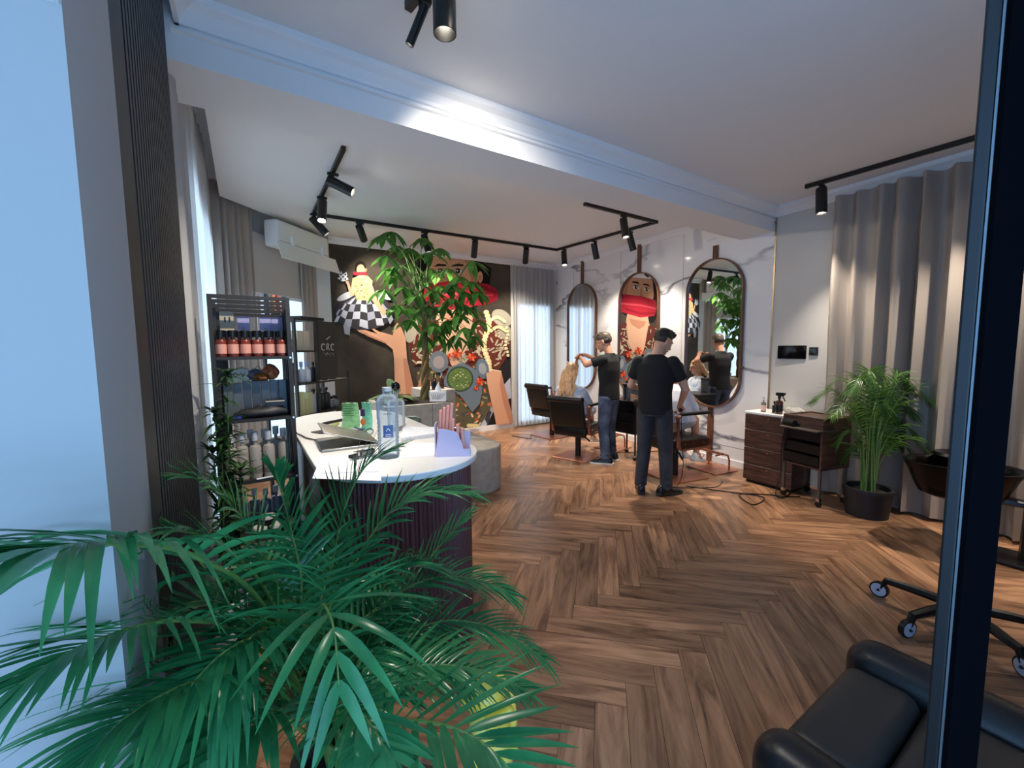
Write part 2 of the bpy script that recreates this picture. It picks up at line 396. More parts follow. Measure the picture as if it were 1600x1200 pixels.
# curtains
def curtain(nm, label, p, q, z0, z1, m_, amp=.035, wl=.11, group=None, seed=1, flare=0.0, sub=9):
    rg = random.Random(seed); p, q = V(p), V(q); d = q-p; L = d.length; d.normalize(); n = V((d.y, -d.x, 0))
    nx = int(L/wl*sub); ph = 0; xs = []
    for i in range(nx+1):
        xs.append(ph); ph += 2*PI/sub*(1+.55*math.sin(i*.37+seed)*rg.random())
    rows = 9; vs = []; fs = []
    for k in range(rows+1):
        z = z1+(z0-z1)*k/rows
        for i in range(nx+1):
            a = amp*(.75+.35*math.sin(i*.11+seed*3))*(1+flare*k/rows)
            o = a*math.sin(xs[i]+.25*math.sin(k*.7+i*.05)); s = L*i/nx + .012*math.sin(xs[i]*2)*k/rows
            pt = p+d*s+n*o; vs.append(V((pt.x, pt.y, z + (.006*math.sin(xs[i]) if k == rows else 0))))
    for k in range(rows):
        for i in range(nx): fs.append((k*(nx+1)+i, k*(nx+1)+i+1, (k+1)*(nx+1)+i+1, (k+1)*(nx+1)+i))
    return tag(MB().add(vs, fs).build(nm, m_, smooth=60), label, 'curtain', group)
curtain('curtain', 'long grey pleated drape hanging on the right wall behind the potted palm', (wx(1.86)-.12, 1.86, 0), (wx(-.5)-.12, -.5, 0), .03, 3.03, drape, .075, .165, seed=3, flare=.15, sub=12)
curtain('curtain', 'white sheer curtain over the left window beside the slat panel', (-.24, 2.62, 0), (-.24, 5.5, 0), .03, 3.4, sheer, .03, .17, seed=5)
P2 = V((-.145, 5.6, 0)); do = V((-.707, .707, 0))
dp = lambda t, o=.1: P2 + dd*t + do*o
curtain('curtain', 'beige pleated drape in the diagonal corner left of the air conditioner', dp(-.08), dp(.52), .03, 3.4, drape, .03, .1, seed=2)
curtain('curtain', 'narrow beige drape between the air conditioner and the mural', dp(1.3, .1), dp(1.78, .07), .03, 3.4, drape, .025, .09, seed=9)
curtain('curtain', 'light grey see-through curtain over the far window right of the mural', (4.37, 6.72, 0), (5.35, 6.72, 0), .03, 3.12, mat('voile', (196, 194, 194), .9, trl=.42), .03, .1, seed=4)
# roller blind below the air conditioner
rb = thing('roller_blind', 'plain grey roller blind half lowered under the air conditioner', 'blind', dp(.5, .12), math.atan2(dd.y, dd.x))
MB().box((0, 0, 2.27), (.82, .006, 3.0)).build('blind_cloth', mat('blind_cloth', (198, 192, 186), .9), rb)
MB().rbox((0, -.008, 2.25), (.82, .012, 2.275), .005).build('bottom_bar', white, rb)
# air conditioner with its deflector
ac = thing('air_conditioner', 'white wall air conditioner with a deflector board over the diagonal window', 'air conditioner', dp(.62, -.1), math.atan2(dd.y, dd.x))
MB().rbox((0, -.06, 2.84), (.98, .14, 3.16), .03).build('body', white, ac, smooth=40)
MB().box((.02, -.064, 2.9), (.96, -.06, 2.904)).build('grille_line', mat('grey_line', (150, 150, 150), .6), ac)
M_ = Matrix.Translation((0, -.12, 2.78)) @ Matrix.Rotation(R(-18), 4, 'X')
MB().rbox((-.06, -.01, -.12), (1.08, .0, .1), .005, 0, M_).build('air_deflector', white, ac)
for x in (.22, .8): MB().box((x, -.1, 2.72), (x+.02, -.055, 3.0)).build('bracket', white, ac)

# wall panels by the brass strip
tb = onW(1219, 540); 
t_ = thing('intercom_panel', 'wide black glossy touch panel on the beige wall above the drawer cabinet', 'control panel', (wx(2.24), 2.1, 1.48))
MB().rbox((-.022, 0, -.075), (-.002, .29, .075), .005).build('screen', mat('gloss_black', (6, 6, 7), .06), t_)
t_ = thing('light_switch', 'small square black wall switch right of the wide touch panel', 'switch', (wx(2.0), 1.985, 1.49))
MB().rbox((-.014, 0, -.045), (-.002, .085, .045), .004).build('plate', satin, t_)
MB().rbox((-.018, .015, -.03), (-.012, .07, .03), .002).build('rocker', mat('gloss_black', (6, 6, 7), .06), t_)

# ------------------------------------------------------------------ track lights
def rail(nm, label, pts, z):
    t = thing(nm, label, 'track', (pts[0][0], pts[0][1], z), 0, 'ceiling light tracks')
    o = V(pts[0])
    for a, b in zip(pts, pts[1:]):
        a, b = V(a)-o, V(b)-o; d = (b-a).normalized()*.017; n = V((-d.y, d.x))
        MB().prism([(a-d-n), (b+d-n), (b+d+n), (a-d+n)], -.036, 0).build('rail', black, t)
rail('light_track', 'angular black light track running round the back ceiling', [(.77, 3.75), (.785, 5.68), (4.52, 5.62), (4.68, 3.72), (3.4, 3.7)], ZB)
rail('light_track', 'straight black light track on the ceiling along the right curtain', [(4.74, 1.98), (4.76, -.4)], ZF)
rail('light_track', 'black light track on the front ceiling over the counter', [(.715, 1.95), (.83, 1.3)], ZF)
lens = mat('lamp_lens', (255, 246, 226), .3, emit=28)
def spot(label, x, y, zc, aim, power=1.0, size=80, L=.24, r=.047, on=True, rec=.02, group='black cylinder track spotlights'):
    z = zc-.036; t = thing('track_spotlight', label, 'spotlight', (x, y, z), 0, group)
    MB().rbox((-.05, -.016, -.022), (.05, .016, 0), .004).build('adapter', black, t)
    MB().cyl((0, 0, -.02), (0, 0, -.075), .008).build('stem', black, t)
    d = (V(aim)-V((x, y, z-.08))).normalized(); p = V((0, 0, -.085)) - d*.05
    q = Matrix.Translation(p) @ d.to_track_quat('Z', 'Y').to_matrix().to_4x4()
    MB().lathe([(.001, 0), (r*.94, 0), (r, .006), (r, L), (r-.004, L), (r-.006, L-rec), (.001, L-rec)], n=24, M=q).build('lamp_body', black, t, smooth=35)
    MB().lathe([(.001, 0), (r*.72, 0), (r*.72, .003), (.001, .003)], n=20, M=q @ Matrix.Translation((0, 0, L-rec+.0005))).build('lens', lens if on else satin, t)
    if on:
        ld = bpy.data.lights.new('spot', 'SPOT'); ld.energy = LAMP_W*power; ld.color = (1, .9, .76); ld.spot_size = R(size); ld.spot_blend = .9; ld.shadow_soft_size = .03
        lo = bpy.data.objects.new('spot', ld); col.objects.link(lo); lo.parent = t
        lo.matrix_local = Matrix.Translation(p+d*(L+.012)) @ (-d).to_track_quat('Z', 'Y').to_matrix().to_4x4()
    return t
spot('black spotlight on the left arm of the back track, nearest its free end', .772, 4.25, ZB, (2.4, 3.6, 2.3), .6)
spot('black spotlight on the left arm of the back track, lit lens pointing down', .78, 4.95, ZB, (.42, 4.1, 0), 1.4, 100)
spot('black spotlight at the corner of the back track by the air conditioner', .79, 5.6, ZB, (2.6, 5.3, 1.0), 1.3, 90)
spot('black spotlight on the mural track, first after the corner', 1.33, 5.67, ZB, (1.95, 6.79, 2.35), 1.1, 75)
spot('black spotlight on the mural track, half hidden by the tree top', 2.2, 5.66, ZB, (2.5, 5.6, 1.9), 1.8)
spot('black spotlight on the mural track with a lit lens right of the tree', 2.98, 5.645, ZB, (3.35, 6.79, 1.5), .8, 90)
spot('black spotlight on the mural track, last before the far corner', 3.9, 5.63, ZB, (4.5, 6.79, 1.4), .8, 80)
spot('brightly lit spotlight at the far right corner of the back track', 4.54, 5.45, ZB, (4.3, 4.9, 0), 1.6, 75)
spot('black spotlight over the middle mirror, first along the right arm of the track', 4.6, 4.8, ZB, (5.33, 5.0, 1.3), .8, 75)
spot('black spotlight beside the track corner, tilted toward the marble wall', 4.66, 4.15, ZB, (5.3, 3.95, 1.1), .8, 75)
spot('black spotlight hanging on the short end arm of the back track', 4.05, 3.71, ZB, (4.2, 3.2, 0), 1.8, 75)
spot('spotlight with a lit lens at the left end of the right-hand track', 4.745, 1.86, ZF, (4.75, 1.75, 0.6), .9, 75)
spot('black spotlight on the right-hand track partly behind the dark post', 4.755, .52, ZF, (4.7, 1.1, 0.3), .9, 80)
spot('black spotlight at the near end of the right-hand track, right of the post', 4.755, .1, ZF, (4.8, .0, 0), 1.3, 75)
spot('large black spotlight on the front ceiling pointing straight down at the counter', .772, 1.70, ZF, (.772, 1.7001, 0), .45, 80, L=.2, r=.048, rec=.1)
spot('added black spotlight out of view on the front ceiling track, brightening the beam', .8, 1.4, ZF, (1.35, 2.5, 2.52), .85, 72, L=.2, r=.043)  # unseen lamp, added to brighten the front of the beam
spot('slim black spotlight on the front ceiling, tilted beside the vertical one', .73, 1.86, ZF, (.0, 2.6, 1.1), .9, 75, L=.17, r=.019)
# ------------------------------------------------------------------ wall mural: a woman in patterned dress, a red scarf over her mouth
def make_mural():
    mb = MB(); pal = []; idx = {}
    def C(c):
        if c not in idx: idx[c] = len(pal); pal.append(mat('mural_%d_%d_%d' % c, c, .85, spec=.2))
        return idx[c]
    lay = [0.0]
    def P(pts, c, step=True):
        if step: lay[0] += .00035
        y = 6.786-lay[0]; q = [onY(px, py, 6.79) for px, py in pts]
        mb.add([(max(1.14, min(4.33, a.x)), y, max(.1, min(3.165, a.z))) for a in q], [tuple(range(len(q)))], C(c))
    def E(cx, cy, rx, ry, c, rot=0, n=22, step=True):
        ca, sa = math.cos(R(rot)), math.sin(R(rot))
        P([(cx+rx*math.cos(2*PI*i/n)*ca-ry*math.sin(2*PI*i/n)*sa, cy+rx*math.cos(2*PI*i/n)*sa+ry*math.sin(2*PI*i/n)*ca) for i in range(n)], c, step)
    rg = random.Random(4)
    sk, sk2, dk, cream, brown = (214, 160, 128), (190, 132, 104), (26, 20, 20), (206, 194, 164), (96, 42, 34)
    # dark drapery at lower right
    P([(738, 590), (770, 560), (797, 556), (801, 668), (735, 668)], (38, 35, 36))
    P([(745, 668), (752, 640), (770, 622), (776, 632), (760, 668)], (188, 190, 200)); P([(778, 612), (797, 590), (799, 622), (786, 626)], (196, 196, 206))
    P([(757, 655), (764, 640), (768, 644), (762, 664)], (70, 68, 74))
    # hair and head
    P([(655, 470), (648, 430), (658, 398), (700, 392), (745, 400), (768, 420), (764, 450), (745, 480), (700, 500), (668, 492)], dk)
    P([(672, 402), (690, 396), (722, 398), (742, 410), (748, 430), (742, 462), (724, 492), (704, 498), (686, 486), (674, 462), (669, 432)], sk)
    P([(722, 402), (742, 410), (748, 430), (744, 450), (736, 440), (733, 420)], sk2)
    E(750, 433, 4, 9, sk); E(750, 434, 2, 5, sk2)
    for ex in (688, 715):                                     # brows and eyes
        P([(ex-11, 417), (ex-4, 412), (ex+8, 413), (ex+10, 416), (ex-3, 416)], (44, 30, 26))
        E(ex, 424, 8, 4, (236, 226, 218)); E(ex, 424, 3.6, 3.8, (60, 44, 34)); E(ex-1, 423, 1.2, 1.2, (240, 240, 240))
        P([(ex-9, 423), (ex, 419), (ex+9, 423), (ex, 421)], dk)
    P([(701, 424), (704, 424), (706, 440), (698, 440)], sk2)
    # neck and chest
    P([(686, 478), (735, 474), (740, 500), (738, 530), (710, 580), (692, 545), (680, 502)], (222, 172, 142))
    P([(690, 492), (732, 488), (726, 500), (708, 508), (696, 502)], sk2)
    # red scarf
    P([(664, 444), (700, 440), (742, 442), (762, 444), (777, 454), (777, 468), (762, 476), (742, 478), (705, 484), (668, 478), (661, 462)], (176, 34, 52))
    P([(664, 460), (705, 457), (770, 460), (770, 463), (705, 461), (664, 464)], (214, 74, 88)); P([(745, 443), (776, 455), (776, 460), (744, 450)], (140, 22, 40))
    P([(668, 470), (704, 474), (740, 468), (740, 472), (704, 479), (668, 475)], (146, 24, 42))
    # dress body
    body = [(664, 556), (690, 580), (706, 596), (744, 566), (760, 548), (770, 590), (765, 640), (748, 672), (690, 672), (664, 640), (650, 590)]
    P(body, (92, 84, 62))
    inside = lambda x, y: sum((a[1] > y) != (b[1] > y) and x < (b[0]-a[0])*(y-a[1])/(b[1]-a[1])+a[0] for a, b in zip(body, body[1:]+body[:1])) % 2
    cols = [(206, 176, 120), (178, 84, 46), (116, 112, 64), (212, 120, 76), (66, 74, 84), (160, 146, 96), (226, 206, 160)]
    lay[0] += .0004
    for _ in range(230):
        x, y = rg.uniform(650, 770), rg.uniform(548, 670)
        if inside(x, y): lay[0] += .000006; E(x, y, rg.uniform(1.5, 5), rg.uniform(1, 3), rg.choice(cols), rg.uniform(0, 180), 9, False)
    # collar panels and sleeves, brown with cream scrolls
    for pts in ([(655, 500), (684, 500), (694, 545), (708, 580), (690, 588), (664, 560), (652, 520)], [(738, 496), (758, 502), (757, 556), (712, 592), (708, 580), (734, 535)],
                [(634, 520), (660, 506), (668, 545), (664, 570), (646, 572)], [(756, 500), (784, 492), (798, 530), (790, 560), (778, 578), (757, 572)]):
        P(pts, brown); cx = sum(p[0] for p in pts)/len(pts); cy = sum(p[1] for p in pts)/len(pts); lay[0] += .0003
        for _ in range(34):
            t = rg.random()**.6; k = rg.randrange(len(pts)); a, b = pts[k], pts[(k+1) % len(pts)]; u = rg.random()
            x, y = cx+(a[0]+(b[0]-a[0])*u-cx)*t*.86, cy+(a[1]+(b[1]-a[1])*u-cy)*t*.86; an = rg.uniform(0, 180); lay[0] += .000006
            E(x, y, rg.uniform(3.5, 6), 1.3, cream, an, 10, False); E(x, y, 3, .6, (60, 26, 22), an, 8, False)
    # white puffs and pearls
    E(642, 516, 10, 20, (176, 168, 150), 12); E(783, 497, 17, 12, (172, 164, 146), 35); E(790, 520, 9, 14, (164, 156, 136), -20)
    for i in range(17): E(759+4*math.sin(i*.5), 488+i*5.4, 4.4, 3.8, (226, 206, 150)); E(758+4*math.sin(i*.5), 487+i*5.4, 1.6, 1.3, (250, 240, 206))
    for i in range(9): E(764+i*2.8, 502-6*math.sin(i*.4), 2.8, 2.5, (232, 214, 164)); E(766+i*2.8, 517-6*math.sin(i*.4), 2.8, 2.5, (224, 200, 150))
    for i in range(9): E(790+2*math.sin(i), 512+i*5.4, 2.4, 2.2, (230, 212, 166))
    for i in range(6): E(764+i*3, 578+.6*i, 2.6, 2.2, (232, 216, 170)); E(652+i*2.4, 566, 2.2, 1.8, (226, 212, 180))
    # blue-grey medallions, green disc, orange flowers
    E(684, 565, 15, 17, (104, 112, 122)); E(684, 566, 9, 10, (150, 140, 140)); E(752, 576, 10, 16, (98, 112, 126), -10); E(752, 576, 6, 9, (150, 152, 160), -10)
    P([(690, 600), (700, 574), (722, 566), (742, 578), (752, 606), (748, 630), (736, 644), (728, 632), (716, 616)], (104, 116, 128))
    E(717, 592, 21, 20, (58, 70, 58)); E(717, 592, 18.5, 17.5, (94, 116, 64)); lay[0] += .0004
    for _ in range(60):
        a, r = rg.uniform(0, 6.28), 17*rg.random()**.5; E(717+a*0+r*math.cos(a), 592+r*math.sin(a)*.95, 1.3, .9, rg.choice([(214, 210, 160), (70, 92, 46), (130, 150, 84)]), 0, 6, False)
    for x, y, r in ((712, 552, 8), (735, 558, 7), (748, 596, 7), (700, 556, 4), (742, 606, 4)):
        for k in range(6): E(x+r*.5*math.cos(k), y+r*.5*math.sin(k), r*.55, r*.3, [(206, 72, 44), (226, 110, 66), (176, 50, 36)][k % 3], k*60, 9)
    for x in range(730, 745, 4): E(x, 664, 3, 3, (226, 206, 150))
    # arms
    P([(757, 583), (768, 578), (781, 581), (786, 603), (792, 625), (798, 648), (801, 668), (773, 668), (770, 648), (764, 622), (759, 600)], sk); P([(781, 581), (786, 603), (792, 625), (798, 648), (801, 668), (794, 668), (784, 630), (778, 600)], sk2)
    P([(660, 572), (672, 600), (662, 625), (648, 612)], sk2)
    P([(616, 625), (614, 560), (612, 546), (600, 536), (584, 530), (560, 519), (552, 512), (570, 516), (588, 522), (572, 508), (590, 518), (612, 524), (614, 512), (619, 504), (626, 514), (632, 530), (634, 560), (646, 612), (640, 635)], sk)
    P([(634, 560), (646, 612), (640, 635), (632, 612), (628, 560)], sk2); P([(556, 514), (584, 527), (604, 536), (598, 536), (572, 525)], sk2)
    # small woman with a chequered skirt and crown
    E(566, 488, 47, 28, (54, 52, 56)); lay[0] += .0004
    for r_ in range(4):
        for k in range(11):
            if (r_+k) % 2: continue
            def pt(u, v): a = -PI + PI*2*u; return (567-(18+30*v**.6)*math.cos(PI*u), 464+v*48*(.62+.38*math.sin(PI*u)) + (1-math.sin(PI*u))*4+2.5*math.sin(u*26)*v)
            u0, u1, v0, v1 = k/11, (k+1)/11, r_/4, (r_+1)/4
            P([pt(u0, v0), pt(u1, v0), pt(u1, v1), pt(u0, v1)], (186, 187, 198) if k % 3 else (150, 152, 166), False)
    P([(535, 508), (546, 510), (545, 524), (537, 522)], (150, 152, 160))
    E(540, 463, 16, 5, (190, 190, 198), -25); E(598, 462, 14, 5, (206, 206, 214), 25); E(560, 460, 12, 3, (96, 96, 102))
    P([(549, 436), (562, 430), (573, 432), (581, 440), (577, 470), (556, 470), (552, 455)], (176, 162, 116)); lay[0] += .0004
    for _ in range(34): E(rg.uniform(553, 576), rg.uniform(436, 468), 1.6, 1, rg.choice([(160, 120, 70), (120, 128, 80), (236, 226, 190), (190, 140, 100)]), 0, 7, False)
    P([(549, 438), (553, 448), (552, 462), (546, 464), (541, 446), (538, 440), (543, 440), (547, 452)], sk); P([(578, 440), (586, 464), (602, 488), (597, 494), (580, 470), (574, 452)], sk)
    E(562, 417, 8, 8, (36, 26, 24)); E(562, 423, 6.4, 9, sk); P([(559, 428), (566, 428), (567, 436), (560, 436)], sk)
    P([(550, 426), (571, 426), (571, 431), (551, 431)], (196, 40, 56)); E(570, 423, 1.6, 3, sk2)
    P([(526, 436), (529, 430), (532, 424), (534, 430), (540, 426), (543, 438), (534, 441)], (212, 212, 218)); lay[0] += .0004
    for i in range(5):
        for k in range(3):
            if (i+k) % 2: E(528+i*3.4, 430+k*3.6, 1.5, 1.5, (40, 40, 44), 0, 6, False)
    o = MB().box((1.13, 6.7865, .1), (4.335, 6.792, 3.168)).v
    mb.add(o, [(3, 2, 1, 0), (4, 5, 6, 7), (0, 1, 5, 4), (1, 2, 6, 5), (2, 3, 7, 6), (3, 0, 4, 7)], len(pal))
    bgm = mat('mural_ground', (84, 75, 64), .85, noise_=((60, 53, 46), 2.2, (1, 1, 1)), spec=.2)
    me = bpy.data.meshes.new('mural'); me.from_pydata([tuple(v) for v in mb.v], [], mb.f)
    for p in pal+[bgm]: me.materials.append(p)
    me.polygons.foreach_set('material_index', mb.m)
    ob = bpy.data.objects.new('wall_mural', me); col.objects.link(ob)
    tag(ob, 'large dark wall mural of a woman with a red scarf over her mouth', 'mural')
make_mural()

# ------------------------------------------------------------------ pill mirrors on the marble wall
def mirror(label, yc, zc, wid, hgt, ztop):
    n = V((-1, WT, 0)).normalized(); tdir = V((WT, 1, 0)).normalized()
    t = thing('wall_mirror', label, 'mirror', (wx(yc), yc, zc), 0, 'tall pill mirrors with hanging straps')
    M = Matrix((tdir, V((0, 0, 1)), n)).transposed().to_4x4()
    def pill(w_, h_, k=20):
        r = w_/2; a = h_/2-r
        return [(r*math.cos(PI*i/k), a+r*math.sin(PI*i/k)) for i in range(k+1)] + [(-r*math.cos(PI*i/k), -a-r*math.sin(PI*i/k)) for i in range(k+1)]
    o, i_ = pill(wid, hgt), pill(wid-.036, hgt-.036)
    f = MB(); f.rings([[M @ V((x, y, d)) for x, y in q] for q, d in ((o, .006), (o, .055), (i_, .055), (i_, .006))], 0, cap=False, closed=True)
    f.build('frame', walnut_v, t, smooth=40)
    MB().prism(i_, .006, .03, 0, M).build('mirror_glass', mirror_m, t)
    MB().rbox((-.035, hgt/2-.01, .004), (.035, ztop-zc, .03), .004, 0, M).build('strap', walnut_v, t)
    MB().rbox((-.035, -zc+.0, .004), (.035, -hgt/2+.01, .03), .004, 0, M).build('lower_strap', walnut_v, t) if 'below' in label else None
    MB().cyl(M @ V((-wid/2-.0, -hgt*.22, .03)), M @ V((-wid/2-.03, -hgt*.22, .03)), .012).build('hook', walnut_v, t, smooth=40)
    return t
mirror('farthest pill mirror in a walnut frame, reflecting the curtained window', 5.93, 1.76, .84, 1.98, 3.17)
mirror('middle pill mirror in a walnut frame, reflecting the face on the mural', 4.53, 1.74, .84, 1.98, 3.17)
mirror('pill mirror nearest the brass strip, its strap continuing below it', 3.22, 1.72, .82, 1.96, ZS)

# ------------------------------------------------------------------ reception counter
cx0, cr = .665, .415
def stadium(r, y0=2.165, y1=3.56, n=40):
    return [(cx0+r*math.cos(-PI+PI*i/n), y0+r*math.sin(-PI+PI*i/n)) for i in range(n+1)] + [(cx0+r*math.cos(PI*i/n), y1+r*math.sin(PI*i/n)) for i in range(n+1)]
ct = thing('reception_counter', 'rounded reception counter with burgundy reeded body and white top', 'counter', (0, 0, 0))
MB().prism(stadium(cr), .966, 1.0).build('counter_top', mat('white_stone', (236, 235, 232), .3), ct, bevel=.006)
per = []
base = stadium(cr-.045, n=60); L_ = 0; dens = []
for a, b in zip(base, base[1:]+base[:1]):
    d = V(b)-V(a); k = max(1, int(d.length/.0035)); dens += [(V(a)+d*i/k, V((d.y, -d.x)).normalized()) for i in range(k)]
tot = 0; out = []
for i, (p, n) in enumerate(dens):
    tot += (dens[i][0]-dens[i-1][0]).length if i else 0
    out.append(p + n*(.011*abs(math.sin(tot*PI/.021))))
MB().prism([tuple(p) for p in out], .0, .966).build('reeded_body', reed_m, ct)
MB().box((.247+.035, 2.25, .06), (.247+.058, 3.5, .95)).build('staff_side_panel', mat('panel_grey', (120, 126, 134), .5), ct)

# ------------------------------------------------------------------ grey bench with planter
bn = thing('planter_bench', 'rounded grey fabric bench built round a tall square planter', 'bench', (1.9, 4.6, 0))
def rpoly(x0, y0, x1, y1, r): return [((x0+x1)/2+a, (y0+y1)/2+b) for a, b in rrect(x1-x0, y1-y0, r, 8)]
MB().prism([(x-1.9, y-4.6) for x, y in rpoly(1.42, 3.78, 2.4, 5.9, .3)], .0, .49).build('seat', concrete, bn, bevel=.02)
pl = MB().prism([(x-1.9, y-4.6) for x, y in rpoly(1.3, 4.66, 2.16, 5.5, .06)], .495, .9); pl.box((-.052, .052, .5), (-.047, .058, .9), 1)
pl.build('planter_box', [concrete, mat('seam_dark', (80, 76, 70), .9)], bn, bevel=.008)
MB().prism([(x-1.9, y-4.6) for x, y in rpoly(2.0, 5.2, 2.42, 5.85, .04)], .495, 1.0).build('back_block', concrete, bn, bevel=.008)
MB().prism([(x-1.9, y-4.6) for x, y in rpoly(1.36, 4.74, 2.1, 5.42, .05)], .9, .908).build('soil', soil, bn)

# ------------------------------------------------------------------ salon chairs
def salon_chair(label, x, y, yaw, seat=.5, skirt=False):
    t = thing('salon_chair', label, 'chair', (x, y, 0), R(yaw), 'black leather styling chairs')
    MB().rbox((-.27, -.27, 0), (.27, .27, .014), .006).build('base_plate', copper, t)
    MB().cyl((0, 0, .014), (0, 0, seat-.1), .042).build('hydraulic_column', satin, t, smooth=40)
    MB().tube([(0, -.03, .3), (-.05, -.12, .31), (-.1, -.2, .29), (-.11, -.24, .265)], .011).build('pump_lever', satin, t, smooth=40)
    MB().cyl((-.05, 0, seat-.14), (.05, 0, seat-.1), .06).build('collar', satin, t, smooth=40)
    MB().rbox((-.25, -.255, seat-.1), (.27, .255, seat+.03), .035, n=4).build('seat', leather, t, smooth=50)
    Mb = Matrix.Translation((-.235, 0, seat+.02)) @ Matrix.Rotation(R(-13), 4, 'Y')
    bk = MB().rbox((-.075, -.26, .0), (.0, .26, .42), .03, 0, Mb, 4)
    bk.build('backrest', leather, t, smooth=50)
    MB().cyl(Mb @ V((-.05, -.262, .4)), Mb @ V((-.05, .262, .4)), .045, n=16).build('head_roll', leather, t, smooth=50)
    MB().rbox((-.27, -.25, seat-.13), (-.2, .25, seat+.02), .03).build('rear_apron', leather, t, smooth=50)
    for s in (-1, 1):
        path = [(px, s*.285, pz) for px, pz in [(p[0]+.02, p[1]+seat+.11) for p in rrect(.5, .4, .06, 5)]]
        q = [V(p) for p in path]
        rs = []
        for i, p in enumerate(q):
            c = V((.02, s*.285, seat+.11)); o = (p-c).normalized()
            rs.append([p+V((0, -.016, 0))+o*.007, p+V((0, .016, 0))+o*.007, p+V((0, .016, 0))-o*.007, p+V((0, -.016, 0))-o*.007])
        fr = MB().rings(rs, 0, closed=True).build('arm_frame', copper, t)
        MB().rbox((-.2, s*.285-.024, seat+.3), (.25, s*.285+.024, seat+.335), .012).build('arm_pad', leather, fr, smooth=50)
        MB().cyl((-.235, s*.26, seat+.3), (-.19, s*.28, seat-.08), .012).build('side_strut', copper, fr, smooth=40)
        sd = MB().rbox((-.23, s*.262, seat-.07), (.25, s*.274, seat+.01), .004); sd.build('side_plate', mat('bronze', (96, 62, 48), .35, metal=.7), fr)
        for bx in (-.12, .02, .16): MB().cyl((bx, s*.274, seat-.03), (bx, s*.28, seat-.03), .01).build('bolt', chrome, fr)
    return t
salon_chair('empty black salon chair by the window, farthest from the door', 4.52, 5.75, 5, .5)
chB = salon_chair('black salon chair holding the long-haired woman', 3.95, 4.42, 20, .46)
chC = salon_chair('black salon chair with copper arm frame in front of the nearest mirror', 4.3, 3.08, -11, .48)
# black cape thrown over the woman's chair
def footrest(label, x, y, rz):
    t = thing('footrest', label, 'footrest', (x, y, 0), R(rz), 'copper footrests on the floor')
    MB().rbox((-.2, -.22, 0), (.2, .22, .012), .005).build('base_plate', copper, t)
    for s in (-1, 1): MB().tube([(.12, s*.15, .012), (.12, s*.15, .13), (.09, s*.15, .2), (-.02, s*.15, .23), (-.12, s*.15, .22)], .011).build('side_bar', copper, t, smooth=40)
    MB().tube([(-.02, -.17, .23), (-.02, .17, .23)], .016).build('foot_bar', copper, t, smooth=40)
    return t
footrest('copper footrest plate on the floor under the white sneaker', 4.92, 2.98, -8)
footrest('copper footrest before the middle mirror beside the black trolley', 4.72, 4.5, 10)
footrest('copper footrest before the farthest mirror, mostly hidden', 5.05, 5.85, 5)

# ------------------------------------------------------------------ small trolley with tumbler
tr = thing('tool_trolley', 'narrow black trolley beside the middle mirror holding a metal tumbler', 'trolley', (4.55, 3.98, 0), R(5))
MB().rbox((-.17, -.2, .36), (.17, .2, .8), .01).build('drawer_box', satin, tr)
MB().rbox((-.2, -.24, .8), (.2, .24, .825), .008).build('top_tray', satin, tr)
for sx in (-1, 1):
    for sy in (-1, 1):
        lg = MB().cyl((sx*.15, sy*.18, .05), (sx*.15, sy*.18, .37), .012).build('leg', black, tr, smooth=40)
        MB().cyl((sx*.15-.012, sy*.18, .028), (sx*.15+.012, sy*.18, .028), .028).build('caster', satin, lg, smooth=40)
        MB().cyl((sx*.15, sy*.18, .04), (sx*.15, sy*.18, .07), .016).build('caster_fork', chrome, lg, smooth=40)
for k in range(3): MB().rbox((-.178, -.18, .39+k*.135), (-.17, .18, .51+k*.135), .004).build('drawer', satin, tr)
tm = thing('tumbler', 'dark steel tumbler standing on the black trolley top', 'cup', (4.42, 3.95, .825))
MB().lathe([(.001, .0), (.05, 0), (.06, .2), (.054, .2), (.046, .01), (.001, .01)], n=24).build('cup', mat('dark_steel', (92, 96, 96), .25, metal=.8), tm, smooth=40)
MB().lathe([(.001, .2), (.064, .2), (.066, .225), (.05, .235), (.02, .24), (.018, .27), (.001, .27)], n=24).build('lid', satin, tm, smooth=40)

# ------------------------------------------------------------------ walnut cabinet, trolley and bottles
cb = thing('drawer_cabinet', 'walnut drawer cabinet with a white top against the beige wall', 'cabinet', (4.785, 2.295, 0), R(-3))
MB().box((0, -.3, .03), (.36, .22, .79)).build('body', walnut, cb)
MB().box((.02, -.28, 0), (.36, .2, .03)).build('plinth', black, cb)
MB().rbox((-.02, -.31, .79), (.365, .23, .815), .005).build('worktop', mat('white_stone', (236, 235, 232), .3), cb)
for k, (z0, z1) in enumerate(((.62, .785), (.415, .612), (.22, .407), (.035, .212))):
    d = MB().rbox((-.018, -.298, z0), (0, .218, z1), .003).build('drawer', walnut, cb)
    MB().cyl((-.022, -.04, z1-.035), (-.018, -.04, z1-.035), .008).build('knob', copper, d)
ht = thing('tool_cart', 'walnut box cart on metal legs with casters, open black front', 'cart', (4.75, 1.815, 0), R(-14))
bx = MB(); x0, x1, y0, y1, z0, z1 = -.17, .22, -.2, .2, .36, .86; th = .018
for a, b in (((x0, y0, z0), (x1, y0+th, z1)), ((x0, y1-th, z0), (x1, y1, z1)), ((x0, y0+th, z0), (x1, y1-th, z0+th)), ((x1-th, y0+th, z0+th), (x1, y1-th, z1))): bx.box(a, b)
bx.box((x0+.08, y0+th, z1-.03), (x1-th, y1-th, z1-.012)); bx.box((x0, y0+th, z1-.12), (x0+th, y1-th, z1))
bx.build('cabinet_box', walnut, ht)
MB().rbox((x0-.09, y0-.01, .735), (x0+.2, y1-.03, .75), .004).build('pull_out_tray', mat('taupe_metal', (86, 74, 68), .4), ht)
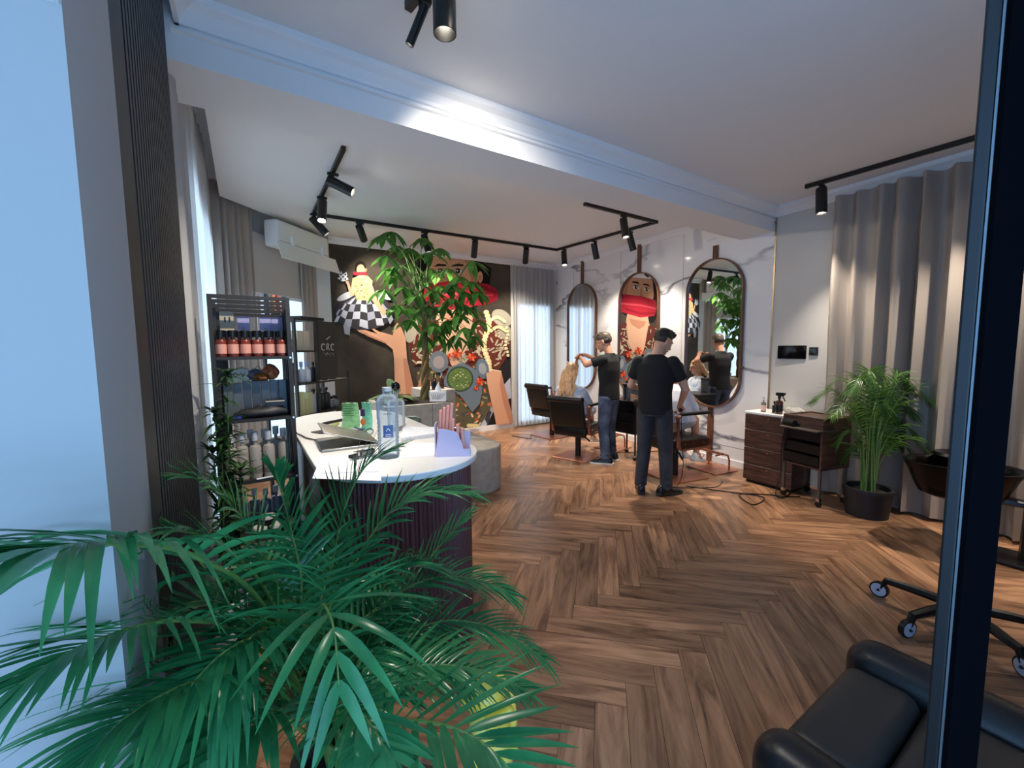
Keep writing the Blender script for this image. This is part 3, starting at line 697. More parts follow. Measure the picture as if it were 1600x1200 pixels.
for k, z in enumerate((.39, .5, .62)):
    d = MB().box((x0-.005+.02*k, y0+th+.005, z), (x1-th-.01, y1-th-.005, z+.09)).build('drawer', satin, ht)
lgs = [(x0+.02, y0+.02), (x0+.02, y1-.02), (x1-.02, y0+.02), (x1-.02, y1-.02)]
for lx, ly in lgs:
    lg = MB().box((lx-.011, ly-.011, .075), (lx+.011, ly+.011, .36)).build('leg', mat('taupe_metal', (86, 74, 68), .4), ht)
    MB().box((lx-.016, ly-.016, .055), (lx+.016, ly+.016, .085)).build('caster_fork', chrome, lg)
    MB().cyl((lx-.01, ly, .028), (lx+.01, ly, .028), .028).build('wheel', satin, lg, smooth=40)
hd = thing('hair_dryer', 'black hair dryer with a silver nozzle lying in the cart tray', 'hair dryer', (4.57, 1.94, .751), R(60))
MB().cyl((-.04, 0, .035), (.1, 0, .035), .03).build('barrel', satin, hd, smooth=40)
MB().cyl((.1, 0, .035), (.12, 0, .035), .033).build('nozzle', chrome, hd, smooth=40)
MB().caps((.0, -.02, .03), (-.06, -.09, .025), .017).build('handle', satin, hd, smooth=40)
# bottles on the cabinet
def bottle_mb(r, h, neck=.3, hn=.12):
    return MB().lathe([(.001, 0), (r*.95, 0), (r, .006), (r, h*(1-hn)-r*.5), (r*.8, h*(1-hn)-r*.15), (r*neck, h*(1-hn)), (r*neck, h), (.001, h)], n=20)
amber = mat('amber_glass', (64, 30, 16), .12, spec=.6)
def simple_bottle(name, label, cat, x, y, z, r, h, body, cap, caph=.03, capr=.5, lab=None, group=None, sq=False):
    t = thing(name, label, cat, (x, y, z), 0, group)
    bottle_mb(r, h).build('body', body, t, smooth=40)
    MB().lathe([(.001, h), (r*capr, h), (r*capr, h+caph), (.001, h+caph)], n=18).build('cap', cap, t, smooth=40)
    if lab: MB().lathe([(r+.0008, h*.15), (r+.0016, h*.15), (r+.0016, h*.62), (r+.0008, h*.62)], n=20).build('label_band', lab, t, smooth=40)
    return t
zc_ = .815
simple_bottle('pump_bottle', 'slim bottle with a pale label and clear cap at the cabinet edge', 'bottle', 4.86, 2.36, zc_, .026, .13, mat('grey_glass', (110, 104, 96), .2), mat('clear_cap', (200, 205, 205), .2), .04, .5, mat('pink_label', (226, 186, 170), .6))
simple_bottle('pump_bottle', 'small dark bottle between the slim bottle and the spray bottle', 'bottle', 4.9, 2.26, zc_, .026, .1, satin, satin, .03, .6)
sb = thing('spray_bottle', 'amber spray bottle with a black trigger on the cabinet', 'bottle', (4.84, 2.19, zc_))
bottle_mb(.036, .17).build('body', amber, sb, smooth=40)
MB().lathe([(.037, .03), (.0378, .03), (.0378, .1), (.037, .1)], n=20).build('label_band', satin, sb)
tg = MB().cyl((0, 0, .17), (0, 0, .2), .016); tg.rbox((-.018, -.05, .2), (.018, .035, .235), .008); tg.caps((0, -.03, .2), (0, -.055, .15), .006); tg.cyl((0, -.045, .225), (0, -.06, .225), .008)
tg.build('trigger', satin, sb, smooth=40)
pk = thing('foil_packet', 'clear crumpled plastic packet on the white cabinet top', 'packet', (4.97, 2.1, zc_))
c = MB().ell((0, 0, .035), (.08, .1, .04), 12, 7)
for i, p in enumerate(c.v): p += V((math.sin(i*5.1), math.cos(i*3.3), math.sin(i*2.7)))*.008; p.z = max(p.z, .001)
c.build('film', mat('clear_film', (235, 232, 226), .15, trans=.6, ior=1.1), pk)
def cable(label, pts, r=.005, n=40): return tag(MB().tube(spline(pts, n), r, 6).build('power_cable', satin, smooth=60), label, 'cable')
cable('black cable curling on the floor in front of the walnut cabinet', [(4.05, 2.75, .006), (4.25, 2.4, .006), (4.4, 2.1, .006), (4.1, 2.05, .006), (4.28, 2.28, .006), (4.5, 2.12, .006), (4.6, 1.98, .006), (4.72, 1.9, .006)])
cable('black cable hanging from the cart down to the floor', [(4.63, 2.03, .73), (4.62, 2.05, .5), (4.6, 2.04, .25), (4.5, 2.03, .04), (4.55, 1.98, .006), (4.75, 2.0, .006)])
cable('thin black cable on the floor behind the empty chair', [(3.9, 6.1, .006), (4.05, 5.75, .006), (4.2, 5.95, .006), (4.5, 6.0, .006)])
cable('black cable trailing from the woman\'s chair to the marble wall', [(4.1, 4.15, .006), (4.4, 4.25, .006), (4.8, 4.1, .006), (5.2, 3.9, .006)])

# ------------------------------------------------------------------ right foreground: shampoo basin, stool, armchair, dark post
bs = thing('shampoo_basin', 'black glossy hair washing basin in front of the right curtain', 'basin', (4.46, .745, 0))
gl = mat('basin_gloss', (4, 4, 5), .25, spec=.18)
q = []
for s_c, z_ in ((.5, .36), (.72, .4), (.82, .5), (.95, .66), (1.0, .7), (1.03, .74), (.98, .745), (.9, .72), (.7, .5), (.3, .45)):
    z = .4+(z_-.36)*.68; q.append([V((a*s_c*.9, b*s_c*.92, z)) for a, b in rrect(.5, .66, .2, 7)])
MB().rings(q).build('bowl', gl, bs, smooth=50)
MB().tube([(.1, -.34, .0), (.1, -.34, .42), (.06, -.1, .44)], .045).build('pedestal', satin, bs, smooth=40)
MB().rbox((-.06, -.5, 0), (.26, -.18, .03), .01).build('base_plate', satin, bs)
MB().lathe([(.001, .66), (.13, .66), (.15, .69), (.13, .71), (.001, .7)], (.17, .05, 0), 24).build('neck_rest', gl, bs, smooth=40)
MB().tube([(.19, -.16, .62), (.19, -.16, .74), (.12, -.16, .76), (.06, -.16, .73)], .012).build('tap', chrome, bs, smooth=40)
st = thing('rolling_stand', 'rolling stand with black star base and pale caster wheels behind the post', 'stand', (3.2, .5, 0), R(18))
for k in range(5):
    a = R(72*k+140); d = V((math.cos(a), math.sin(a), 0))
    lg = MB().tube([d*.03+V((0, 0, .13)), d*.2+V((0, 0, .125)), d*.31+V((0, 0, .115)), d*.33+V((0, 0, .06))], [.027, .025, .021, .016], 8).build('leg', satin, st, smooth=40)
    n_ = V((-d.y, d.x, 0)); c_ = d*.34+V((0, 0, .047))
    MB().cyl(c_-n_*.012, c_+n_*.012, .047, n=24).build('caster', satin, lg, smooth=40)
    MB().cyl(c_-n_*.0145, c_+n_*.0145, .038, n=24).build('wheel_disc', mat('pale_wheel', (176, 186, 206), .2), lg, smooth=40)
    MB().caps(c_-n_*.018, c_+n_*.018, .008).build('axle', satin, lg, smooth=40)
MB().cyl((0, 0, .1), (0, 0, 1.3), .022).build('pole', satin, st, smooth=40)
MB().lathe([(.001, 1.3), (.05, 1.3), (.055, 1.33), (.04, 1.36), (.001, 1.36)], n=28).build('pole_head', satin, st, smooth=40)
arm = thing('armchair', 'low black leather waiting armchair with rolled arms by the dark door post', 'armchair', (1.53, .2, 0))
lth = mat('armchair_leather', (22, 24, 28), .33, bump=.05, bscale=150)
slm = mat('seat_leather_lit', (40, 39, 38), .42, bump=.05, bscale=150)  # grey sheen from the ceiling put into a paler leather for the seat
MB().rbox((-.25, .13, .12), (.25, .335, .425), .05, n=5).build('seat_cushion', slm, arm, smooth=50)
MB().rbox((-.25, -.28, .12), (.25, .125, .43), .05, n=5).build('seat', slm, arm, smooth=50)
for s_ in (-1, 1):
    MB().rbox((min(s_*.24, s_*.42), -.5, .05), (max(s_*.24, s_*.42), .36, .475), .085, n=6).build('arm', lth, arm, smooth=50)
MB().rbox((-.42, -.52, .05), (.42, -.28, .74), .09, n=6).build('backrest', lth, arm, smooth=50)
MB().rbox((-.36, -.45, 0), (.36, .3, .12), .02).build('base', satin, arm)
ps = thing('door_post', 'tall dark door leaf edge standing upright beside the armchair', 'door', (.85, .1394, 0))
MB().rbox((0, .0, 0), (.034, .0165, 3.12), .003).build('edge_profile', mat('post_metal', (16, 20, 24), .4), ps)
MB().box((.0, -.0024, 0), (.003, .0, 3.12)).build('highlight_strip', mat('edge_highlight', (110, 120, 126), .35, metal=.6), ps)  # pale strip put in for the highlight along the post edge
MB().box((.003, -.008, 0), (.25, .0, 3.12)).build('door_leaf', mat('leaf_shaded', (9, 9, 12), .95, spec=0), ps)  # shade on this side of the leaf is put into its near-black colour
bk = thing('storage_cabinet', 'black upright cabinet partly cut off at the right edge', 'cabinet', (3.78, -.42, 0))
MB().rbox((-.16, -.2, .06), (.18, .14, .82), .04, n=4).build('body', satin, bk, smooth=50)
MB().rbox((-.17, -.21, .82), (.19, .15, .86), .015).build('lid', satin, bk)
# ------------------------------------------------------------------ shelf units and what stands on them
frame_m = mat('shelf_metal', (44, 41, 39), .55)
X0, X1, Y0, Y1 = -.15, .225, 2.8, 3.16
LV = [1.518, 1.158, .798, .44, .12]          # boards, top to bottom
sh = thing('shelf_unit', 'tall dark display shelf of nested frames next to the slat panel', 'shelf', (0, 0, 0))
for i in range(5):                           # nested hoops, each a little smaller towards the back
    t = i/4; y = Y0+.012+(Y1-Y0-.03)*t; xa, xb, zt = X0+.045*t, X1-.01*t, 1.86-.075*t; b = .011
    h = MB(); h.box((xa-b, y-b, 0), (xa+b, y+b, zt)); h.box((xb-b, y-b, 0), (xb+b, y+b, zt)); h.box((xa+b, y-b, zt-.02), (xb-b, y+b, zt))
    h.build('hoop_frame', frame_m, sh)
for z in LV: MB().box((X0+.012, Y0+.0, z-.018), (X1-.012, Y1, z)).build('shelf_board', frame_m, sh)
MB().box((X1-.008, Y0+.03, .1), (X1-.002, Y1-.02, 1.8)).build('side_panel', frame_m, sh)
for z in LV[:4]: MB().cyl((X1, Y0-.002, z-.01), (X1, Y0+.002, z-.01), .006).build('bolt', chrome, sh)

# second unit, set diagonally
A2 = V((.375, 4.16, 0)); L2 = .8; rz2 = R(45)
s2 = thing('shelf_unit', 'lower dark diagonal display shelf behind the counter, open at the back', 'shelf', A2, rz2)
for x in (.01, .29, L2-.01):
    for y in (.01, .33): MB().box((x-.012, y-.012, 0), (x+.012, y+.012, 1.84 if x < .6 else 1.33)).build('post', frame_m, s2)
for x0_, x1_, z in ((0, .3, 1.84), (0, .3, 1.55), (0, L2, 1.25), (0, L2, .95), (0, L2, .5), (0, L2, .12)):
    MB().box((x0_, 0, z-.018), (x1_, .34, z)).build('shelf_board', frame_m, s2)
sg = thing('brand_panel', 'dark square sign panel with silver script beside the shelf boxes', 'sign', A2 + V((.707*.31, .707*.31, 0)), rz2)
MB().box((0, -.004, 1.265), (.29, .008, 1.83)).build('panel', mat('sign_dark', (44, 40, 36), .55), sg)
silver = mat('silver_ink', (216, 212, 206), .35, metal=.5)
lt = MB()
for cx_, a0, a1 in ((.055, 40, 320), (.175, 40, 320)): lt.tube([(cx_+.022*math.cos(R(a)), -.006, 1.575+.026*math.sin(R(a))) for a in range(a0, a1, 20)], .004, 6)
lt.tube([(.1, -.006, 1.55), (.1, -.006, 1.6), (.115, -.006, 1.604), (.128, -.006, 1.592), (.115, -.006, 1.575), (.13, -.006, 1.55)], .004, 6)
lt.tube([(.095, -.006, 1.635), (.15, -.006, 1.665)], .004, 6)
for i in range(9): lt.tube([(.05+i*.016, -.006, 1.525-.008*(i % 2)), (.056+i*.016, -.006, 1.53-.012*(i % 3))], .002, 5)
lt.v = [V((p.x*1.2, p.y, 1.55+(p.z-1.55)*1.2)) for p in lt.v]
lt.build('lettering', silver, sg)
hb = thing('display_tray', 'flat black display tray on top of the lower shelf unit', 'tray', A2+V((.05, .19, 1.84)), rz2)
MB().rbox((.0, -.04, 0), (.33, .16, .03), .006).build('tray', satin, hb)

def dup_row(proto, spots, labels, group):
    for i, (p, lb) in enumerate(zip(spots, labels)):
        o = proto if i == 0 else copy_tree(proto)
        o.location = p; o['label'] = lb; o['group'] = group
def B(name, cat, r, h, body, cap, caph=.03, capr=.5, lab=None): return simple_bottle(name, 'x', cat, 0, 0, 0, r, h, body, cap, caph, capr, lab)
# pink-labelled bottles, two rows
rose = mat('rose_amber', (120, 50, 40), .25); pinkl = mat('salmon_label', (226, 160, 142), .5)
pb = B('shampoo_bottle', 'bottle', .0255, .112, rose, satin, .036, .86, pinkl)
fx = [-.112, -.056, .004, .062, .122, .186]
dup_row(pb, [(x, Y0+.05, LV[0]) for x in fx], ['pink-labelled black-capped bottle, %s from left in the front row up top' % ORD[i] for i in range(6)], 'pink bottles on the top shelf')
for i, x in enumerate((-.085, -.026, .032, .092, .155)):
    copy_tree(pb, loc=(x, Y0+.13, LV[0]), label='pink-labelled black-capped bottle, %s from left in the second row up top' % ORD[i])
def boxthing(name, label, cat, p, d, m_, rz=0, group=None, deco=None):
    t = thing(name, label, cat, p, rz, group)
    MB().rbox((-d[0]/2, -d[1]/2, 0), (d[0]/2, d[1]/2, d[2]), .002).build('carton', m_, t)
    if deco: deco(t, d)
    return t
lilac = mat('lilac_card', (176, 172, 214), .6); kraft = mat('beige_card', (206, 190, 164), .7); whitep = mat('white_card', (236, 236, 240), .6)
def deco_bottle(t, d):
    MB().box((-.014, -d[1]/2-.001, .01), (.014, -d[1]/2, d[2]*.55)).build('printed_bottle', whitep, t)
    MB().box((-.009, -d[1]/2-.001, d[2]*.55), (.009, -d[1]/2, d[2]*.72)).build('printed_cap', rose, t)
def deco_marks(t, d):
    for x in (-.012, .01): MB().box((x, -d[1]/2-.001, d[2]*.76), (x+.008, -d[1]/2, d[2]*.88)).build('printed_mark', satin, t)
boxthing('product_box', 'beige carton with two black marks at the left back of the top shelf', 'box', (-.083, Y0+.25, LV[0]), (.07, .08, .265), kraft, 0, None, deco_marks)
for i, (x, lb) in enumerate(((.0, 'lilac carton beside the beige carton on the top shelf'), (.115, 'lilac carton behind the fourth pink bottle on the top shelf'), (.178, 'lilac carton at the right end of the top shelf'))):
    boxthing('product_box', lb, 'box', (x, Y0+.25, LV[0]), (.062, .06, .24), lilac, 0, 'lilac cartons on the top shelf', deco_bottle)
# second shelf: colour cards, bags, clear containers, boxes
rg = random.Random(11)
card_m = mat('smoked_card', (66, 70, 78), .25); card2 = mat('slate_card', (92, 98, 100), .3)
for i in range(7):
    boxthing('colour_carton', 'dark grey hair colour carton, %s from the left on the second shelf' % ORD[i], 'box', (-.098+i*.047, Y0+.17+.01*(i % 2), LV[1]), (.043, .1, .2 if i < 2 else .21), card2 if i < 2 else card_m, 0, 'grey cartons on the second shelf')
bg_ = boxthing('sale_box', 'pale box marked 20 V lying on the grey cartons', 'box', (-.045, Y0+.19, LV[1]+.211), (.11, .08, .075), mat('pale_card', (196, 196, 186), .6))
fc = bpy.data.curves.new('print', 'FONT'); fc.body = '20 V'; fc.size = .045; fc.extrude = .0004
tx = bpy.data.objects.new('t', fc); col.objects.link(tx); bpy.context.view_layer.update()
tm_ = bpy.data.meshes.new_from_object(tx); bpy.data.objects.remove(tx)
to = bpy.data.objects.new('print', tm_); col.objects.link(to); tm_.materials.append(mat('ink_grey', (70, 70, 76), .6)); to.parent = bg_; to.rotation_euler = (R(90), 0, 0); to.location = (-.045, -.0405, .022)
def blob(name, label, cat, p, r, m_, seed, k=.25, rz=0, mats2=None):
    c = MB().ell((0, 0, r[2]), r, 16, 10)
    for i, q in enumerate(c.v):
        f = 1+k*noise.noise(q*26+V((seed, seed*2, 0))); q.x *= f; q.y *= f; q.z = max(0, q.z*(1+k*noise.noise(q*31+V((seed, 0, 7)))))
    return tag(c.build(name, m_, smooth=50, loc=p), label, cat)
blob('packet', 'silver grey wrapped packet between the pale box and the red one', 'packet', (.04, Y0+.18, LV[1]+.211), (.05, .05, .035), mat('silver_wrap', (140, 140, 154), .3, noise_=((92, 90, 104), 40, (1, 1, 1))), 3)
blob('packet', 'shiny red and copper packet on the second shelf cartons', 'packet', (.125, Y0+.18, LV[1]+.211), (.05, .05, .045), mat('red_wrap', (170, 62, 44), .25, noise_=((220, 140, 90), 45, (1, 1, 1))), 8)
blob('packet', 'orange and brown striped packet in front of the red one', 'packet', (.075, Y0+.1, LV[1]+.211), (.045, .03, .022), mat('orange_wrap', (196, 120, 50), .3, noise_=((60, 34, 26), 60, (1, 1, 1))), 5)
gl2 = thing('reading_glasses', 'pair of black wire hoops standing behind the packets', 'wire rack', (.03, Y0+.27, LV[1]+.211))
for x in (-.05, .03, .09): MB().tube([(x-.025, 0, 0), (x-.02, 0, .06), (x, 0, .085), (x+.02, 0, .06), (x+.025, 0, 0)], .003).build('hoop', satin, gl2)
gl2['label'] = 'row of thin black wire hoops standing behind the packets'; gl2.name = 'wire_rack'
# drawer boxes in front of the cartons (brush, tape)
bc = blob('hair_brush', 'dark bristly hair pieces lying along the front of the second shelf', 'hairpiece', (.06, Y0+.05, LV[1]), (.14, .04, .03), mat('dark_hair', (26, 24, 26), .5, noise_=((48, 46, 52), 80, (1, 1, 1))), 2, .3); bc.name = 'hairpiece'
boxthing('tape_holder', 'flat cream and black case lying over the hair pieces', 'case', (.135, Y0+.06, LV[1]+.062), (.1, .05, .035), mat('case_black', (28, 24, 24), .3), 0, None, lambda t, d: MB().box((-.05, -.026, .026), (.05, -.025, .033)).build('cream_edge', kraft, t))
tg_ = tag(MB().rbox((-.024, -.015, 0), (.024, .015, .016), .007).build('clip', mat('cobalt', (50, 70, 210), .3), smooth=40, loc=(-.062, Y0+.025, LV[1]+.002)), 'small cobalt blue hair clip at the front of the second shelf', 'hair clip')
# third shelf: big grey bottles
taupe = mat('taupe_bottle', (172, 162, 150), .4); palecap = mat('pale_pump', (206, 206, 210), .3)
gb = B('shampoo_bottle', 'bottle', .031, .225, taupe, palecap, .05, .55, None)
MB().lathe([(.032, .03), (.0326, .03), (.0326, .06), (.032, .06)], n=12).build('barcode_band', mat('grey_print', (120, 112, 104), .6), gb)
gx = [(-.1, .05), (-.045, .06), (.02, .055), (.088, .045), (.07, .13), (.17, .1), (.0, .15), (.135, .2)]
dup_row(gb, [(x, Y0+y, LV[2]) for x, y in gx], ['tall taupe shampoo bottle with pale shoulder, %s' % s for s in
    ('at the left front of the third shelf', 'second along the front of the third shelf', 'third along the front of the third shelf', 'foremost in the middle of the third shelf', 'right behind the foremost one on the third shelf', 'at the right end of the third shelf', 'in the back row left of the third shelf', 'in the back row right of the third shelf')], 'taupe bottles on the third shelf')
boxthing('leaflet', 'white folded leaflet at the front edge of the third shelf', 'leaflet', (.06, Y0+.0+.012, LV[2]), (.09, .02, .006), whitep, .2)
# fourth shelf: more bottles; jars on the fifth
slate = mat('slate_bottle', (112, 116, 124), .35)
sb4 = B('conditioner_bottle', 'bottle', .03, .2, slate, palecap, .04, .5)
dup_row(sb4, [(x, Y0+y, LV[3]) for x, y in ((-.06, .2), (.0, .24), (.06, .2), (.12, .24), (.175, .2))], ['slate grey conditioner bottle, %s from the left at the back of the fourth shelf' % ORD[i] for i in range(5)], 'slate bottles on the fourth shelf')
jar = thing('mask_jar', 'black jar', 'jar', (0, 0, 0))
MB().lathe([(.001, 0), (.036, 0), (.038, .004), (.038, .035), (.001, .035)], n=22).build('pot', satin, jar, smooth=40)
MB().lathe([(.001, .035), (.039, .035), (.04, .05), (.036, .056), (.001, .056)], n=22).build('lid', mat('cream_lid', (214, 208, 196), .45), jar, smooth=40)
dup_row(jar, [(.02, Y0+.06, LV[3]), (.105, Y0+.06, LV[3]), (.062, Y0+.075, LV[3]+.057), (.185, Y0+.07, LV[3])], ['cream-lidded black jar %s' % s for s in ('at the left front of the fourth shelf', 'second from the left on the fourth shelf', 'stacked on two others on the fourth shelf', 'at the right end of the fourth shelf')], 'cream-lidded jars')

# second unit contents (local coordinates along the unit)
K = 1.2
def u2(x, y, z): x, y, z = x*K, y*K, {1.55: 1.55, 1.3: 1.25, 1.05: .95, 1.82: 1.872}[z]; return A2 + V((.7071*(x-y), .7071*(x+y), z))
creamc = mat('ivory_card', (222, 214, 190), .6, noise_=((196, 184, 156), 90, (1, 1, 1)))
for i in range(3):
    boxthing('product_box', 'stack of ivory cartons: %s from the left on the lower unit\'s top bay' % ORD[i], 'box', u2(.05+i*.067, .09, 1.55), (.062*K, .09*K, (.085 if i == 0 else .15)*K), creamc, rz2, 'ivory cartons')
boxthing('hanger_card', 'grey upright card behind the ivory cartons', 'card', u2(.09, .2, 1.55), (.05*K, .02*K, (.16)*K), mat('grey_card', (130, 132, 138), .6), rz2)
# hand creams in the display tray
for i, (x, c, lb) in enumerate(((.0, (30, 62, 74), 'teal tube at the left of the tray on the lower shelf unit'), (.06, (196, 130, 96), 'bronze patterned tube second in the tray'), (.11, (176, 60, 46), 'red and bronze tube third in the tray'), (.18, (40, 84, 104), 'blue-green tube at the right of the tray'))):
    t = thing('cosmetic_tube', lb, 'tube', u2(.05+x, .27, 1.82), rz2, 'tubes in the display tray')
    MB().rings([[V((a*.029, b*.029*(1-.8*k), .024+.17*k)) for a, b in [(math.cos(2*PI*j/14), math.sin(2*PI*j/14)) for j in range(14)]] for k in (0, .3, .7, 1)]).build('tube', mat('tube_%d' % i, c, .3, noise_=(tuple(min(255, v+50) for v in c), 60, (1, 1, 1))), t, smooth=50)
    MB().cyl((0, 0, 0), (0, 0, .026), .021).build('cap', satin, t, smooth=40)
dark_b = mat('dark_green_bottle', (30, 38, 34), .3)
db = B('styling_bottle', 'bottle', .027*K, .13*K, dark_b, satin, .03, .4)
dup_row(db, [u2(x, y, 1.3) for x, y in ((.04, .08), (.095, .1), (.3, .09), (.36, .1), (.42, .08))], ['dark green bottle with black cap, %s' % s for s in ('at the left end of the lower unit\'s middle board', 'second on the lower unit\'s middle board', 'right of the post on the lower unit\'s middle board', 'fourth on the lower unit\'s middle board', 'at the right of the lower unit\'s middle board')], 'dark green bottles')
wb = B('spray_can', 'bottle', .026*K, .12*K, mat('white_bottle', (226, 228, 234), .35), mat('blue_cap', (150, 170, 214), .35), .05, .5)
dup_row(wb, [u2(x, y, 1.3) for x, y in ((.15, .08), (.205, .07))], ['white bottle with a pale blue cap, %s of two on the lower unit' % s for s in ('left', 'right')], 'white bottles')
pm = boxthing('product_box', 'black and white carton standing right of the dark bottles', 'box', u2(.55, .1, 1.3), (.05*K, .05*K, (.14)*K), mat('brown_black', (48, 42, 40), .5), rz2)
yel = mat('lime_card', (206, 208, 128), .55, noise_=((226, 224, 186), 70, (1, 1, 1)))
for i, (x, h_) in enumerate(((.035, .175), (.085, .18), (.135, .12), (.18, .17))):
    boxthing('product_box', 'lime yellow carton, %s from the left on the lower unit' % ORD[i], 'box', u2(x, .05, 1.05), (.042*K, .05*K, (h_)*K), yel, rz2, 'lime cartons')
boxthing('product_box', 'pale blue-white carton next to the lime cartons', 'box', u2(.22, .05, 1.05), (.036*K, .05*K, (.15)*K), mat('ice_card', (196, 214, 226), .5), rz2)
d2 = B('oil_bottle', 'bottle', .034*K, .16*K, dark_b, satin, .025, .5)
dup_row(d2, [u2(x, .1, 1.05) for x in (.3, .38, .46)], ['broad dark bottle, %s right of the pale carton on the lower unit' % ORD[i] for i in range(3)], 'broad dark bottles')
c2 = B('cream_jar', 'jar', .03*K, .07*K, mat('grey_jar', (128, 128, 136), .4), satin, .03, .85)
dup_row(c2, [u2(x, .12, 1.05) for x in (.54, .61)], ['grey jar with black lid, %s one at the right end of the lower unit' % s for s in ('left', 'right')], 'grey jars')

# ------------------------------------------------------------------ on the counter
Zc = 1.0
alu = mat('aluminium', (160, 158, 154), .35, metal=.85)
h0, h1 = onZ(592, 697, Zc), onZ(571, 678, Zc)
f0 = onZ(490, 712, Zc)
lp = thing('laptop', 'half-closed silver laptop on the counter', 'laptop', (0, 0, 0)); ax = (h1-h0).normalized(); ox = V((-ax.y, ax.x, 0)); wL = .35
if ox.x > 0: ox = -ox
Ml = Matrix((ox, ax, V((0, 0, 1)))).transposed().to_4x4(); Ml.translation = h0 + V((0, 0, .001))
lp.matrix_world = Ml
MB().rbox((0, 0, 0), (.3, wL, .014), .005).build('base', alu, lp, smooth=40)
MB().box((.03, .02, .0141), (.12, wL-.02, .0148)).build('keyboard', satin, lp)
Mh = Matrix.Translation((.0, 0, .016)) @ Matrix.Rotation(R(-17), 4, 'Y')
ld_ = MB().rbox((0, 0, 0), (.3, wL, .007), .003, 0, Mh).build('screen_lid', alu, lp, smooth=40)
def flat(nm, label, cat, pts, m_, z=Zc, th=.0012):
    return tag(MB().prism([onZ(x, y, Zc).xy for x, y in pts], z, z+th).build(nm, m_), label, cat)
paper = mat('paper', (236, 238, 244), .7)
flat('paper_sheet', 'lower white paper sheet lying askew at the counter\'s near end', 'paper', [(488, 748), (502, 712), (592, 712), (596, 752)], paper, Zc+.0005)
flat('paper_sheet', 'upper white paper sheet in front of the laptop', 'paper', [(494, 741), (506, 715), (586, 704), (592, 738)], paper, Zc+.003)
flat('paper_sheet', 'white printed form under the pink display\'s left side', 'paper', [(628, 716), (630, 694), (680, 692), (684, 712)], paper, Zc+.0005)
nb = thing('notebook', 'white spiral-bound pad lying by the pink display', 'notebook', (0, 0, 0))
q = [onZ(x, y, Zc).xy for x, y in ((626, 690), (684, 682), (684, 672), (630, 672))]
MB().prism(q, Zc+.001, Zc+.022).build('pages', paper, nb)
a_, b_ = V(q[0]), V(q[1]); n_ = 22
for i in range(n_):
    p = a_.lerp(b_, (i+.5)/n_); d_ = (b_-a_).normalized(); s_ = V((-d_.y, d_.x))
    MB().tube([V((p.x, p.y, Zc+.012))+V((s_.x*c*.012, s_.y*c*.012, sn*.011)) for c, sn in [(math.cos(2*PI*k/8), math.sin(2*PI*k/8)) for k in range(8)]], .002, 5, closed=True).build('spiral_ring', palecap, nb)
def at(x, y, z=Zc): return onZ(x, y, z)
# water bottle
wbp = at(608, 714); bo = thing('water_bottle', 'large clear plastic water bottle with a blue label on the counter', 'bottle', wbp)
pr_ = [(.001, .0), (.034, 0), (.038, .01)]
for k in range(9): pr_ += [(.038, .02+k*.014), (.0355, .027+k*.014)]
pr_ += [(.038, .15), (.038, .205), (.036, .218), (.028, .232), (.016, .241), (.0155, .25), (.001, .25)]
pr_ = [(r*1.42, z*1.36) for r, z in pr_]
MB().lathe(pr_, n=28).build('bottle_body', clear_m, bo, smooth=60)
MB().lathe([(.001, .34), (.0235, .34), (.0235, .36), (.001, .36)], n=20).build('cap', mat('clear_cap', (200, 205, 205), .2), bo, smooth=40)
ca_ = math.atan2(-wbp.y, -wbp.x)
lb_ = MB(); lbs = [[V((.0548*math.cos(ca_+a), .0548*math.sin(ca_+a), z)) for z in (.112, .174)] for a in [(-.45+.9*i/8) for i in range(9)]]
lb_.add([p for r_ in lbs for p in r_], [(2*i, 2*i+2, 2*i+3, 2*i+1) for i in range(8)]).build('blue_label', mat('label_blue', (70, 104, 158), .5), bo)
em = MB(); em.tube([V((.0555*math.cos(ca_+a), .0555*math.sin(ca_+a), .143+.016*(1-abs(a)*5))) for a in (-.18, -.09, 0, .09, .18)], .0016, 5)
for k in range(2): em.tube([V((.0555*math.cos(ca_+a), .0555*math.sin(ca_+a), .127-k*.008)) for a in (-.25, -.1, .1, .25)], .0012, 5)
em.build('label_mark', whitep, bo)
em = MB()
for k, (z, w_) in enumerate(((.19, .3), (.182, .42), (.17, .38))): em.tube([V((.0545*math.cos(ca_+a*w_), .0545*math.sin(ca_+a*w_), z*1.36+.003*math.sin(a*14))) for a in [i/10-1 for i in range(21)]], .0009, 4)
em.build('embossed_print', mat('ink_grey', (70, 70, 76), .6), bo)
gbp = at(620, 672); gv = thing('scent_bottle', 'clear glass bottle with a black ball stopper behind the water bottle', 'bottle', gbp)
MB().lathe([(.001, 0), (.055, 0), (.058, .01), (.058, .19), (.05, .205), (.016, .215), (.016, .27), (.001, .27)], n=28).build('glass_body', clear_m, gv, smooth=40)
MB().ell((0, 0, .3), (.032, .032, .032), 18, 12).build('ball_stopper', mat('gloss_black', (6, 6, 7), .06), gv, smooth=80)
